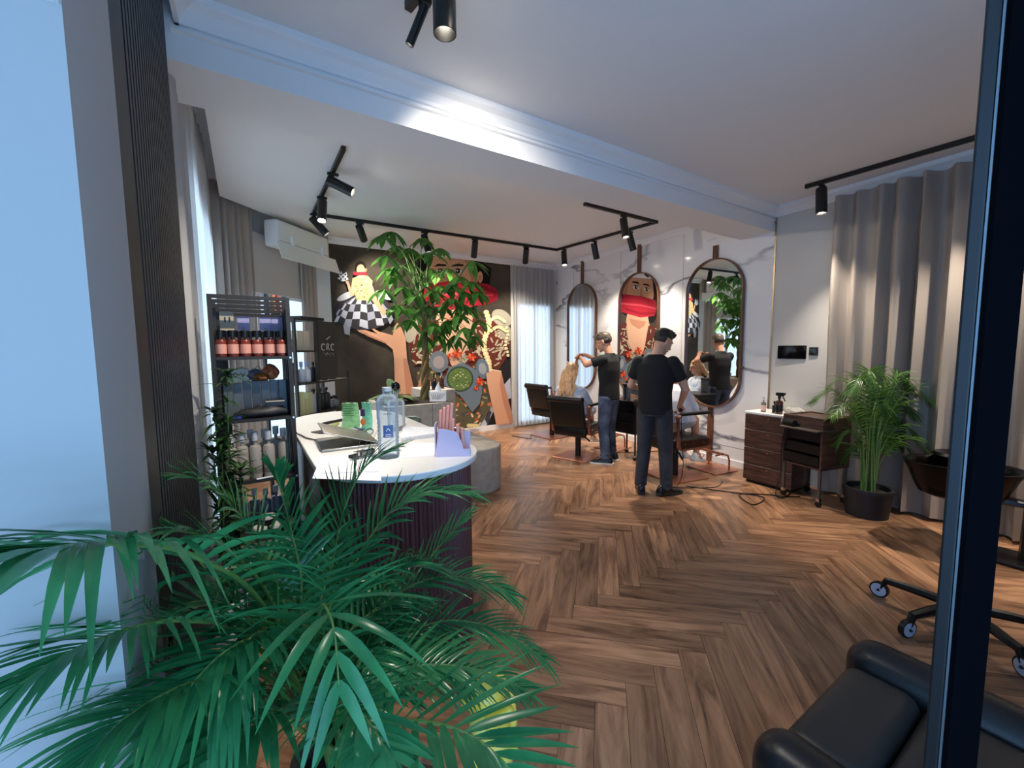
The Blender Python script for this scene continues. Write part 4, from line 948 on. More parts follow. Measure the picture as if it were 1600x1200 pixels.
# green snack pouches
def pouch(label, base, wd, ht_, yaw, c1, c2, art):
    t = thing('snack_pouch', label, 'pouch', base, yaw, 'green snack pouches'); rs = []
    for k in range(9):
        u = k/8; th = .028*math.sin(PI*min(1, u*.9+.12))*(1-u)+.002; wv = wd*(1-.12*u)
        rs.append([V((wv/2*math.cos(2*PI*j/20), th*math.sin(2*PI*j/20)+.012*math.sin(u*3), ht_*u+.004*math.sin(j*2.1)*u)) for j in range(20)])
    MB().rings(rs).build('bag', mat('pouch_'+label[:5], c1, .3, noise_=(c2, 30, (1, 1, 3))), t, smooth=60)
    art(t); return t
def art1(t):
    for k in range(7): MB().box((-.05, -.03+k*.0015, .09+k*.012), (.045-.01*(k % 3), -.0295+k*.0015, .095+k*.012)).build('printed_line', mat('dark_green_ink', (50, 110, 70), .5), t)
def art2(t):
    MB().rbox((-.022, -.033, .1), (.01, -.022, .15), .003).build('printed_badge', mat('violet_ink', (54, 44, 92), .5), t)
    MB().ell((-.002, -.031, .062), (.022, .006, .024), 16, 8).build('printed_food', mat('food_orange', (190, 110, 50), .5), t, smooth=60)
pouch('wide light green snack pouch standing on the counter', at(548, 668), .135, .175, R(-38), (120, 190, 130), (168, 214, 160), art1)
pouch('narrow turquoise snack pouch with an orange picture on it', at(573, 672), .085, .19, R(-52), (96, 190, 160), (140, 210, 170), art2)
rp = at(543, 680); tag(MB().lathe([(.001, 0), (.022, 0), (.024, .006), (.022, .02), (.014, .022), (.001, .016)], n=20).build('cream_tin', mat('coral_lid', (226, 92, 70), .4), smooth=40, loc=rp), 'small coral red round tin on the counter by the pouches', 'tin')
gs = thing('eyeglasses', 'black-framed eyeglasses lying right of the coral tin', 'glasses', at(570, 681), R(10))
for s_ in (-1, 1): MB().tube([(s_*.033+.024*math.cos(2*PI*k/16), 0, .024+.02*math.sin(2*PI*k/16)) for k in range(16)], .0022, 6, closed=True).build('rim', satin, gs); MB().tube([(s_*.057, 0, .03), (s_*.06, .06, .028), (s_*.055, .12, .004)], .002, 6).build('temple', satin, gs)
MB().tube([(-.009, 0, .03), (0, 0, .033), (.009, 0, .03)], .002, 6).build('bridge', satin, gs)
def lay(nm, label, cat, p, q_, r, m_, z=None, extra=None):
    a, b = at(*p), at(*q_); a.z = b.z = Zc+r
    return tag(MB().caps(a, b, r, r*.85).build(nm, m_, smooth=50), label, cat)
lay('marker_pen', 'yellow-green marker tube lying behind the laptop', 'marker', (512, 671), (528, 664), .012, mat('lime_tube', (176, 190, 92), .4))
lay('hair_comb_handle', 'black round styling brush handle behind the marker', 'hair brush', (506, 664), (545, 656), .011, satin)
tag(bpy.data.objects['hair_comb_handle'], 'black round styling brush lying behind the lime marker', 'hair brush'); bpy.data.objects['hair_comb_handle'].name = 'styling_brush'
flat('hair_comb', 'flat black hair comb lying in front of the lime marker', 'comb', [(486, 676), (503, 673), (520, 674), (533, 671), (532, 676), (515, 678), (498, 678)], satin, Zc+.0005, .006)
lay('pen', 'red pen lying on the notepad pages', 'pen', (618, 672), (634, 664), .005, mat('pen_red', (190, 60, 60), .4))
lay('pencil', 'blue pen lying beside the eyeglasses', 'pen', (553, 668), (566, 673), .005, mat('pen_blue', (50, 80, 150), .4))
# clipper
ck = thing('hair_clipper', 'black and silver hair clipper with a comb guard on the papers', 'clipper', at(562, 716, Zc+.004)+V((0, 0, .004)), R(22))
MB().rbox((-.02, -.02, .004), (.085, .02, .036), .014, n=4).build('body', satin, ck, smooth=50)
MB().rbox((.0, -.0205, .012), (.075, -.019, .028), .002).build('silver_side', alu, ck)
MB().rbox((.02, -.012, .034), (.06, .012, .041), .004).build('top_plate', mat('pale_pump', (206, 206, 210), .3), ck, smooth=40)
for k in range(6): MB().box((-.05, -.02+k*.0075, .004), (-.018, -.0175+k*.0075, .02)).build('comb_tooth', satin, ck)
MB().box((-.022, -.022, .016), (-.014, .022, .032)).build('blade', chrome, ck)
cable('black laptop charging cable running off the counter edge', [at(500, 690)+V((0, 0, .006)), at(480, 686)+V((0, 0, .006)), (.262, 3.0, 1.006), (.243, 2.98, .985), (.243, 2.95, .6), (.243, 2.9, .06)], .004)
# pink display stand
ds = thing('display_stand', 'lilac cardboard counter display holding salmon pink packs', 'display stand', at(712, 712)+V((0, .03, 0)), R(-28))
lil = mat('display_lilac', (206, 196, 224), .6)
MB().prism([(-.08, 0), (.08, 0), (.08, .035), (.05, .035), (.045, .06), (.02, .115), (-.035, .13), (-.06, .13)], .04, .045, 0, Matrix.Rotation(R(90), 4, 'X')).build('front_panel', lil, ds)
MB().box((-.08, -.045+.09, 0), (-.076+.156, .05, .1)).build('back_panel', lil, ds)
MB().box((-.08, -.04, 0), (-.076, .045, .15)).build('left_side', lil, ds)
MB().box((.076, -.04, 0), (.08, .045, .04)).build('right_side', lil, ds)
MB().box((-.076, -.04, 0), (.076, .045, .006)).build('floor_tray', lil, ds)
sal = mat('salmon_pack', (238, 160, 140), .4)
ds.scale = (1.12, 1.12, 1.12); bpy.context.view_layer.update(); DM = ds.matrix_world.copy(); drz = R(-28)
for i, (x, y, h_, ln) in enumerate(((-.062, .02, .2, 4), (-.048, .01, .215, 6), (-.034, .0, .225, 8), (-.02, -.01, .235, 10), (-.004, -.022, .165, 6), (.03, -.02, .14, -6), (.052, -.01, .12, -8))):
    t = thing('salmon_pack', 'salmon pink pack, %s from the left in the lilac display' % ORD[i], 'pack', DM @ V((x, y, .008)), drz, 'salmon packs in the display')
    t.rotation_euler = (0, R(ln*.5), drz)
    MB().rbox((-.0075, -.0135, 0), (.0075, .0135, h_*1.12), .004).build('pack', sal, t, smooth=40)
    MB().box((-.005, -.0125, .004), (.005, -.011, .016)).build('dark_tip', satin, t)
t = thing('nail_polish', 'black square bottle between the pink packs in the display', 'bottle', DM @ V((.015, .025, .008)), drz)
MB().rbox((-.022, -.014, 0), (.022, .014, .1), .003).build('flask', satin, t); MB().rbox((-.01, -.01, .1), (.01, .01, .13), .002).build('cap', chrome, t)

# ------------------------------------------------------------------ on the planter bench
tbp = V((1.98, 4.78, .909)); tb_ = thing('tissue_box', 'white tissue box with black brush strokes on the planter edge', 'tissue box', tbp, R(-28))
MB().rbox((-.1, -.06, 0), (.1, .06, .13), .006).build('box', whitep, tb_)
tk = MB()
for i in range(7): tk.tube([(-.06+i*.012, -.0612, .03), (-.07+i*.02, -.0615, .06+.006*(i % 3)), (-.075+i*.026, -.0612, .1)], .0022, 5)
tk.build('brush_strokes', satin, tb_)
ti = MB().ell((0, 0, .16), (.035, .02, .06), 10, 6)
for i, p in enumerate(ti.v): p.x *= (1.2-max(0, p.z-.13)*9); p.x += .004*math.sin(i*3)
ti.build('tissue', paper, tb_, smooth=40)
for i, (x, y, h_, lb) in enumerate(((2.06, 5.35, .2, 'left amber pump bottle on the grey block behind the planter'), (2.14, 5.3, .22, 'middle amber pump bottle on the grey block behind the planter'), (2.3, 5.42, .21, 'right amber bottle with a silver top on the grey block'))):
    simple_bottle('pump_bottle', lb, 'bottle', x, y, 1.001, .036, h_*.8, amber, chrome if i == 2 else satin, .05, .35, satin if i < 2 else None, 'amber bottles by the tree')
# yellow ornament on the floor by the palm
yo = thing('floor_ornament', 'pale yellow glazed twisted ornament on the floor beside the palm', 'ornament', onZ(775, 1215, .0)+V((0, .03, 0)))
ym = mat('yellow_glaze', (250, 206, 50), .25, noise_=((246, 226, 120), 9, (1, 1, 1)))
om = MB()
for i in range(4):
    om.ell((.012*math.sin(i*2), .012*math.cos(i*2), .04+i*.062), (.07-.006*i, .07-.006*i, .046), 20, 10)
for i in range(9):
    a = i*2.4; om.caps((.055*math.cos(a), .055*math.sin(a), .03+i*.024), (.07*math.cos(a+.7), .07*math.sin(a+.7), .06+i*.024), .02, .016)
om.v = [p*1.3 for p in om.v]
remeshed(om, 'body', ym, yo, .006, 3)
# ------------------------------------------------------------------ plants
def leaf_mat(name, c, c2, tr=.25, rough=.36):
    return mat(name, c, rough, spec=.5, trl=tr, noise_=(c2, 9, (1, 1, 1)))
palm_m = leaf_mat('palm_leaf', (38, 108, 66), (66, 146, 86), .25, .24); palm2_m = leaf_mat('palm_leaf_bright', (48, 88, 36), (92, 132, 56))
stem_m = mat('palm_stem', (96, 128, 62), .45)
def leaflet(mb, p, d, L, wd, nrm, droop, mi=0, seg=6, lance=True):
    """a folded tapering blade from p along d"""
    d = d.normalized(); vs = []; fs = []
    for i in range(seg+1):
        t = i/seg; c = p + d*(L*t) + V((0, 0, -1))*(droop*L*t*t)
        tg = (d + V((0, 0, -1))*(2*droop*t)).normalized(); s = tg.cross(nrm); s = s.normalized() if s.length > 1e-4 else V((1, 0, 0))
        u = s.cross(tg).normalized(); w_ = wd*.5*min(1, t*3.2+.3)*(1-t**2.4 if lance else (math.sin(PI*min(1, .12+t*.88))**.7)) + .0004
        vs += [c - s*w_ + u*w_*.28, c, c + s*w_ + u*w_*.28]
    for i in range(seg):
        a = i*3; fs += [(a, a+1, a+4, a+3), (a+1, a+2, a+5, a+4)]
    mb.add(vs, fs, mi)
def frond(parent, ctrl, nl, LL, wd, mleaf, rg, start=.3, droop=.35, fold=.5, off=V((0, 0, 0)), rr=.006, clamp=False):
    pts = [p-off for p in spline(ctrl, 40)]
    mb = MB(); mb.tube(pts, [rr*(1-.75*i/40) for i in range(41)], 6, 1)
    for k in range(nl):
        t = start + (1-start)*(k+.5)/nl; f = t*40; i = min(int(f), 39); p = pts[i].lerp(pts[i+1], f-i)
        T = (pts[i+1]-pts[i]).normalized(); S = T.cross(V((0, 0, 1))); S = S.normalized() if S.length > 1e-3 else V((1, 0, 0)); N = S.cross(T)
        e = (t-start)/(1-start); L = 1.25*LL*(.55+.6*math.sin(PI*min(1, e*.8+.2)))*(1-.35*e)*rg.uniform(.85, 1.1)
        for s in (-1, 1):
            d = T*(.55+.65*e+rg.uniform(-.08, .08)) + S*s*(1-.45*e) + N*(fold*(1-.6*e)+rg.uniform(-.12, .12))
            leaflet(mb, p, d, L, wd*.85*rg.uniform(.8, 1.15), N, droop*rg.uniform(.5, 1.4))
    if clamp: mb.v = [p if p.y+off.y <= .935 or p.x+off.x >= -.185 else (V((-.185-off.x, p.y, p.z)) if -.185-p.x-off.x < p.y+off.y-.935 else V((p.x, .935-off.y, p.z))) for p in mb.v]
    return mb.build('frond', [mleaf, stem_m], parent, smooth=70)
def potmesh(t, r, h, m_, lip=.015):
    MB().lathe([(.001, 0), (r*.86, 0), (r, h-.03), (r+lip*.5, h-.03), (r+lip*.5, h), (r-.02, h), (r-.025, h-.05), (.001, h-.05)], n=36).build('pot', m_, t, smooth=40)
    MB().lathe([(.001, h-.05), (r-.024, h-.05), (r-.024, h-.045), (.001, h-.04)], n=30).build('soil', soil, t, smooth=40)

# the big palm in the foreground
base = V((.2, 1.3, 0)); fp = thing('potted_palm', 'large areca palm in the foreground spreading in front of the counter', 'palm', base)
potmesh(fp, .15, .3, mat('woven_pot', (74, 60, 50), .8, bump=.3, bscale=40))
rg = random.Random(21)
root = V((.2, 1.3, .27))
F = [ # each frond through points seen in the photograph, with their distances
 ([(420, 960, 1.02), (310, 872, .78), (180, 850, .62), (70, 858, .54), (-50, 885, .5)], 30, .22, .024, .75),
 ([(400, 1010, 1.0), (290, 970, .82), (150, 1000, .66), (30, 1070, .58)], 24, .18, .022, .5),
 ([(420, 1060, .98), (320, 1060, .8), (200, 1120, .68), (110, 1220, .62)], 24, .18, .022, .5),
 ([(470, 1080, 1.0), (420, 1000, .92), (350, 1020, .82), (270, 1110, .74), (230, 1190, .7)], 22, .2, .026, .45),
 ([(560, 1160, .98), (620, 1128, .9), (700, 1135, .84), (765, 1170, .8), (830, 1240, .77)], 15, .2, .026, .15),
 ([(505, 1000, 1.22), (545, 900, 1.32), (600, 810, 1.38), (660, 770, 1.42), (735, 770, 1.45)], 30, .2, .02, .4),
 ([(500, 980, 1.22), (520, 880, 1.28), (540, 790, 1.3), (570, 730, 1.3), (610, 705, 1.3)], 26, .2, .022, .3),
 ([(520, 1030, 1.25), (590, 950, 1.35), (670, 905, 1.42), (745, 905, 1.45), (800, 930, 1.45)], 28, .18, .018, .4),
 ([(530, 1060, 1.2), (610, 1000, 1.3), (700, 970, 1.36), (780, 985, 1.38), (850, 1030, 1.38)], 28, .18, .018, .4),
 ([(455, 980, 1.18), (420, 880, 1.18), (370, 800, 1.14), (310, 750, 1.08), (262, 748, 1.04)], 26, .16, .02, .4),
 ([(450, 990, 1.15), (400, 900, 1.08), (330, 845, 1.0), (270, 830, .94), (215, 850, .92)], 24, .16, .02, .5),
 ([(490, 1050, 1.05), (497, 970, .96), (505, 945, .88), (522, 985, .8), (530, 1080, .74)], 9, .22, .026, .5),
 ([(530, 1100, 1.1), (590, 1060, 1.12), (660, 1040, 1.14), (740, 1045, 1.15), (815, 1075, 1.15)], 24, .18, .02, .4),
 ([(465, 1070, 1.0), (440, 1000, .95), (400, 990, .88), (350, 1060, .8), (320, 1140, .76)], 20, .2, .026, .5),
 ([(480, 1000, 1.2), (470, 900, 1.22), (455, 830, 1.22), (440, 770, 1.2), (430, 735, 1.18)], 22, .17, .02, .4),
 ([(440, 1030, 1.1), (380, 960, 1.05), (310, 940, 1.0), (235, 975, .95), (190, 1020, .93)], 24, .19, .02, .45),
 ([(500, 1130, 1.0), (520, 1100, .9), (560, 1110, .8), (610, 1180, .74)], 16, .18, .024, .3),
 ([(470, 1140, .95), (440, 1110, .86), (390, 1140, .78), (350, 1220, .72)], 18, .2, .026, .4),
 ([(540, 1010, 1.3), (620, 930, 1.45), (690, 850, 1.52), (735, 800, 1.55)], 22, .15, .016, .35),
]
for pts, nl, LL, wd, dr in F:
    c = [root + V((rg.uniform(-.05, .05), rg.uniform(-.05, .05), 0))] + [dep(*p) for p in pts]
    frond(fp, c, int(nl*(1.3 if 19 < nl < 30 else 1)), LL, wd*(.78 if 19 < nl < 30 else 1), palm_m, rg, .25, dr*.7, .35, base, clamp=True)
for k in range(14):                                     # inner, shorter fronds
    a = R(25.7*k+rg.uniform(-15, 15)); h = rg.uniform(.32, .62); q = rg.uniform(.16, .3); d = V((math.cos(a), math.sin(a), 0))
    if root.x+d.x*(q+.12) < -.14: q = .12
    c = [root + d*.04, root+d*q*.4+V((0, 0, h*.6)), root+d*q+V((0, 0, h)), root+d*(q+.14)+V((0, 0, h-.02))]
    frond(fp, c, 20, .17, .022, palm_m, rg, .3, .5, .35, base, clamp=True)
st_ = MB()
for k in range(16):
    a = k*2.4; p = V((.05*math.cos(a), .05*math.sin(a), .26)); st_.tube([p, p+V((.03*math.cos(a), .03*math.sin(a), .22))], .008, 6)
st_.build('stems', stem_m, fp, smooth=60)

# the palm by the right curtain
pb_ = V((4.73, 1.36, 0)); rp_ = thing('potted_palm', 'medium areca palm in a black pot in front of the right curtain', 'palm', pb_)
potmesh(rp_, .18, .26, mat('pot_black', (26, 27, 30), .5), .01)
rg = random.Random(5); rootb = pb_+V((0, 0, .22))
tips = [(1268, 628), (1290, 612), (1300, 650), (1310, 690), (1330, 612), (1352, 600), (1372, 640), (1395, 620), (1420, 606), (1440, 612), (1456, 640), (1470, 622), (1462, 670), (1440, 690), (1400, 660), (1340, 650), (1320, 720), (1425, 650), (1380, 604), (1345, 690), (1450, 700), (1412, 690), (1360, 660), (1300, 636)]
dv = (pb_-CAM); dist = dv.dot(fw)
for k, (x, y) in enumerate(tips):
    tip = dep(x, y, dist + rg.uniform(-.28, .2)); tip.x = min(tip.x, 4.98)
    h = tip-rootb; hor = V((h.x, h.y, 0)); top = max(h.z+.05, .35)
    c = [rootb+hor.normalized()*.05, rootb+hor*.22+V((0, 0, top*.62)), rootb+hor*.62+V((0, 0, top*1.02+.03)), tip]
    frond(rp_, c, 26, .15, .0125, palm2_m, rg, .4, .4, .35, pb_, .006)

# money tree rising from the planter
tb0 = V((1.92, 5.1, .9)); mt = thing('money_tree', 'tall braided money tree growing from the grey planter', 'tree', tb0)
bark = mat('braided_bark', (112, 84, 52), .8, noise_=((74, 84, 46), 7, (1, 1, .4)), bump=.4, bscale=40)
rg = random.Random(12); tdist = (tb0-CAM).dot(fw)
tr_ = MB()
for s in range(3):
    tr_.tube([V((.03*math.cos(i*.42+s*2.09)*(1-.4*i/26)+.03*math.sin(i*.1), .03*math.sin(i*.42+s*2.09)*(1-.4*i/26), i*.042)) for i in range(27)], [.034-.0008*i for i in range(27)], 8)
tr_.build('trunk', bark, mt, smooth=60)
ml1 = leaf_mat('money_leaf', (52, 104, 42), (92, 146, 62), .3, .4)
lv = MB(); br = MB()
cl = [(600, 368), (612, 362), (622, 384), (640, 388), (604, 400), (660, 372), (672, 395), (686, 388), (640, 410), (618, 430), (632, 448), (600, 452), (655, 430), (650, 462), (672, 420), (688, 446), (700, 420), (716, 432), (738, 408), (724, 456), (705, 466), (690, 478), (668, 480), (652, 494), (640, 500), (676, 505), (700, 500), (716, 490), (735, 480), (748, 500), (726, 512), (745, 455), (710, 524), (688, 524), (664, 524), (740, 525), (622, 476), (658, 445), (645, 478), (694, 506), (722, 475), (735, 440), (612, 418), (676, 455), (705, 445)]
hub = tb0 + V((.03, 0, 1.1))
for i, (x, y) in enumerate(cl):
    p = dep(x, y, tdist+rg.uniform(-.35, .3))
    hub_ = tb0+V((.03, 0, rg.uniform(.85, 1.2))) if y > 430 else tb0+V((0, 0, 1.25))+V((rg.uniform(-.1, .1), 0, rg.uniform(0, .25)))
    mid = hub_.lerp(p, .55)+V((0, 0, .1)); br.tube([q-tb0 for q in spline([hub_, mid, p], 8)], [.007-.0005*k for k in range(9)], 5)
    n = rg.choice((5, 6, 6, 7)); ph = rg.uniform(0, 6)
    ax = (p-hub_); ax.z *= .3; ax = ax.normalized() if ax.length > .01 else V((1, 0, 0))
    for k in range(n):
        a = ph+2*PI*k/n; d = V((math.cos(a), math.sin(a), -.55))+ax*.35
        leaflet(lv, p-tb0, d, rg.uniform(.19, .27), .08, V((0, 0, 1)), rg.uniform(.2, .5), 0, 5, False)
lv.build('foliage', ml1, mt, smooth=70); br.build('branches', mat('green_twig', (110, 130, 76), .6), mt, smooth=60)

# broad-leaved plant in the planter
pp = V((1.5, 4.95, .9)); bp_ = thing('leafy_plant', 'low broad-leaved green plant at the left end of the planter', 'plant', pp)
lm3 = leaf_mat('broad_leaf', (66, 100, 66), (98, 128, 92), .15, .3); rg = random.Random(3); l3 = MB()
for (a, e, L) in ((0, .12, .3), (30, .3, .26), (-25, .15, .28), (180, .25, .34), (200, .1, .3), (155, .35, .26), (90, .9, .26), (110, 2.2, .3), (70, 1.6, .22), (-60, .25, .26), (-95, .2, .24), (-130, .15, .28), (20, -.05, .24), (225, .5, .24)):
    d = V((math.cos(R(a)), math.sin(R(a)), e)); leaflet(l3, d*.02+V((0, 0, .06)), d, L, .11, V((0, 0, 1)) if e < 1 else V((0, -1, .2)), .28, 0, 7, False)
l3.build('foliage', lm3, bp_, smooth=70)
MB().cyl((0, 0, 0), (0, 0, .08), .012).build('stem', stem_m, bp_, smooth=60)
vb = thing('plant_pot', 'round grey-green pot standing on the bench before the planter', 'pot', (1.46, 4.42, .491))
MB().lathe([(.001, 0), (.1, 0), (.15, .08), (.165, .18), (.15, .28), (.13, .31), (.12, .3), (.135, .2), (.001, .18)], n=30).build('pot_body', mat('sage_glaze', (112, 124, 116), .5, noise_=((92, 102, 94), 8, (1, 1, 1))), vb, smooth=50)

# bamboo-like cane plant before the left shelf
vn = V((-.145, 2.62, 0)); vp = thing('cane_plant', 'tall thin dark green cane plant in front of the left shelf', 'plant', vn)
potmesh(vp, .085, .22, mat('pot_white', (206, 206, 206), .4), .006)
lm4 = leaf_mat('cane_leaf', (30, 66, 34), (58, 92, 44), .2, .4); rg = random.Random(8); st4 = MB(); l4 = MB()
for k in range(6):
    a = k*1.05; b0 = V((.03*math.cos(a), .03*math.sin(a), .17)); hh = (1.25, .98, 1.05, .85, .9, .75)[k]
    tp_ = V((.0+.06*math.cos(a)+.012*k-.0, .05*math.sin(a), .17+hh)); pts = spline([b0, b0.lerp(tp_, .5)+V((rg.uniform(-.02, .03), 0, 0)), tp_], 14)
    st4.tube(pts, [.007-.0003*i for i in range(15)], 6)
    for i in range(3, 15):
        for _ in range(5):
            an = rg.uniform(0, 6.28); d = V((math.cos(an), math.sin(an), rg.uniform(-.1, .7)))
            if d.x < -.3: d.x = -.3
            leaflet(l4, pts[i], d, rg.uniform(.08, .16), .022, V((0, 0, 1)), rg.uniform(.1, .5), 0, 4)
    for i in range(7):
        an = 6.28*i/7; leaflet(l4, pts[14], V((math.cos(an)*.7, math.sin(an), .9)), .14, .022, V((0, 0, 1)), .5, 0, 5)
st4.build('canes', stem_m, vp, smooth=60); l4.build('foliage', lm4, vp, smooth=70)
# ------------------------------------------------------------------ people (x forward, y to their left, z up)
tee_m = mat('black_cotton', (17, 17, 19), .85, bump=.12, bscale=14)
jean_m = mat('blue_denim', (30, 40, 60), .8, noise_=((92, 108, 134), 7, (1, 1, .8)), bump=.15, bscale=22)
djean_m = mat('charcoal_denim', (44, 44, 50), .8, noise_=((62, 62, 68), 9, (1, 1, .6)), bump=.15, bscale=22)
hair_b = mat('black_hair', (20, 17, 17), .45, noise_=((36, 30, 28), 90, (1, 1, 1)), bump=.3, bscale=120)
hair_br = mat('brown_hair', (66, 54, 46), .5, noise_=((104, 88, 74), 90, (1, 1, 1)), bump=.3, bscale=120)
hair_bl = mat('blond_hair', (224, 180, 134), .45, noise_=((186, 138, 96), 60, (1, 1, .12)), bump=.3, bscale=60)
fade_m = mat('shaved_hair', (58, 45, 40), .6, noise_=((74, 57, 49), 120, (1, 1, 1)))
eye_w = mat('eye_white', (226, 222, 216), .2); eye_d = mat('eye_dark', (30, 22, 18), .15); lip_m = mat('lips', (170, 96, 86), .5)
def loft(mb, secs, n=20, mi=0, M=None):
    rs = []
    for c, rx, ry in secs:
        q = [V(c)+V((rx*math.cos(2*PI*i/n), ry*math.sin(2*PI*i/n), 0)) for i in range(n)]; rs.append([M @ p for p in q] if M else q)
    return mb.rings(rs, mi)
def hand(mb, wrist, d, nrm, thumb, curl=.5, sc_=1.0):
    """palm, four jointed fingers of different lengths and a thumb from the side of the palm; d = pointing, nrm = back of the hand"""
    d = V(d).normalized(); nrm = V(nrm); nrm = (nrm-d*nrm.dot(d)).normalized(); s = d.cross(nrm).normalized()*thumb
    w = V(wrist); q = Matrix((d, s, nrm)).transposed()
    mb.caps(w, w+d*.03, .026, .028, 12); 
    for k in (-.026, -.009, .009, .026): mb.caps(w+d*.015+s*k*.7, w+d*.085+s*k, .013, .0115, 8)
    for k, L in ((.027, .07), (.0095, .078), (-.0085, .072), (-.026, .056)):
        p = w+d*.086+s*k; a = curl*.6; e = p + (d*math.cos(a)-nrm*math.sin(a))*L*.42
        b = curl*1.5; f = e+(d*math.cos(b)-nrm*math.sin(b))*L*.33; c_ = curl*2.1; g = f+(d*math.cos(c_)-nrm*math.sin(c_))*L*.25
        mb.caps(p, e, .0098, .009, 8); mb.caps(e, f, .009, .0083, 8); mb.caps(f, g, .0083, .0075, 8)
    t0 = w+d*.025+s*.022; t1 = t0+(d*.6+s*.7-nrm*.2).normalized()*.04; t2 = t1+(d*.9+s*.2-nrm*.5).normalized()*.032
    mb.caps(t0, t1, .0135, .011, 8); mb.caps(t1, t2, .011, .0088, 8)
def head_geo(mb, H):
    """cranium, jaw, brow, nose, lips, chin and ears; origin is the middle of the head"""
    E3 = H.to_3x3()
    for c, r in (((-.012, 0, .028), (.098, .077, .09)), ((.012, 0, -.03), (.08, .066, .075)), ((.042, 0, -.075), (.046, .046, .034)), ((.066, 0, .03), (.03, .056, .03)), ((.072, .032, -.02), (.02, .022, .022)), ((.072, -.032, -.02), (.02, .022, .022)),
                 ((.082, 0, -.096), (.017, .02, .017)), ((.092, 0, -.062), (.012, .024, .011))):
        mb.ell(H @ V(c), r, 18, 12, 0, E3)
    mb.caps(H @ V((.094, 0, .012)), H @ V((.116, 0, -.028)), .0095, .0135, 8); mb.caps(H @ V((.1, .012, -.032)), H @ V((.1, -.012, -.032)), .0095, None, 8)
    for s in (-1, 1): mb.ell(H @ V((-.008, s*.08, -.012)), (.02, .009, .033), 10, 8, 0, E3 @ Euler((0, R(-12), s*R(-22))).to_matrix())
def face_parts(H, parent, brow_m):
    for s in (-1, 1):
        MB().ell(H @ V((.0785, s*.032, .004)), (.012, .014, .009), 10, 8).build('eye', eye_w, parent, smooth=80)
        MB().ell(H @ V((.0885, s*.032, .003)), (.004, .006, .006), 8, 6).build('iris', eye_d, parent, smooth=80)
        MB().tube([H @ V((.092, s*.014, .024)), H @ V((.096, s*.033, .031)), H @ V((.084, s*.052, .026))], .0045, 6).build('eyebrow', brow_m, parent, smooth=80)
    MB().tube([H @ V((.094, -.022, -.064)), H @ V((.106, 0, -.06)), H @ V((.094, .022, -.064))], [.004, .007, .004], 6).build('lips', lip_m, parent, smooth=80)
def short_hair(H, parent, m_, quiff=.02, fade=True):
    E3 = H.to_3x3(); mb = MB()
    for c, r in (((-.018, 0, .06), (.102, .081, .08)), ((.02, 0, .098+quiff*.3), (.07, .066, .042)), ((.055, .0, .09+quiff*.4), (.036, .058, .03)), ((-.075, 0, .03), (.044, .064, .06))): mb.ell(H @ V(c), r, 18, 12, 0, E3)
    rg = random.Random(5)
    for i in range(46):
        a, b = rg.uniform(-.07, .08), rg.uniform(-.06, .06); p = V((a, b, .115-abs(b)*.35-abs(a)*.2)); mb.caps(H @ p, H @ (p+V((.022, rg.uniform(-.01, .01), .018+quiff))), .012, .006, 6)
    remeshed(mb, 'hair', m_, parent, .007, 2)
    if fade:
        fb = MB()
        fb.ell(H @ V((-.032, 0, .012)), (.082, .079, .058), 20, 12, 0, E3); fb.build('faded_sides', fade_m, parent, smooth=80)
def shoe(parent, p, yaw, upper, sole, sc_=1.0, pitch=0):
    M = Matrix.Translation(p) @ Matrix.Rotation(yaw, 4, 'Z') @ Matrix.Rotation(pitch, 4, 'Y') @ Matrix.Scale(sc_, 4)
    rs = []
    for x, w_, h in ((-.1, .03, .075), (-.085, .037, .105), (-.03, .04, .11), (.03, .042, .085), (.09, .046, .06), (.14, .044, .05), (.17, .034, .042), (.188, .014, .032)):
        rs.append([M @ V((x, w_*math.cos(a), .022+max(0, h-.02)*max(0, math.sin(a))**.7)) for a in [PI*i/11 for i in range(12)]])
    u = MB().rings(rs).build('shoe', upper, parent, smooth=60)
    out = [(-.11, -.02), (-.1, -.036), (-.03, -.042), (.03, -.045), (.1, -.05), (.16, -.042), (.19, -.02), (.196, 0), (.19, .02), (.16, .042), (.1, .05), (.03, .045), (-.03, .042), (-.1, .036), (-.11, .02), (-.114, 0)]
    MB().prism(out, 0, .026, 0, M).build('sole', sole, u, bevel=.005)
    lc = MB()
    for k in range(4): x = .03+k*.022; lc.tube([M @ V((x, -.03, .078-k*.01)), M @ V((x+.006, 0, .092-k*.011)), M @ V((x, .03, .078-k*.01))], .0032, 5)
    lc.build('laces', satin if sole != upper else sole, u, smooth=60)

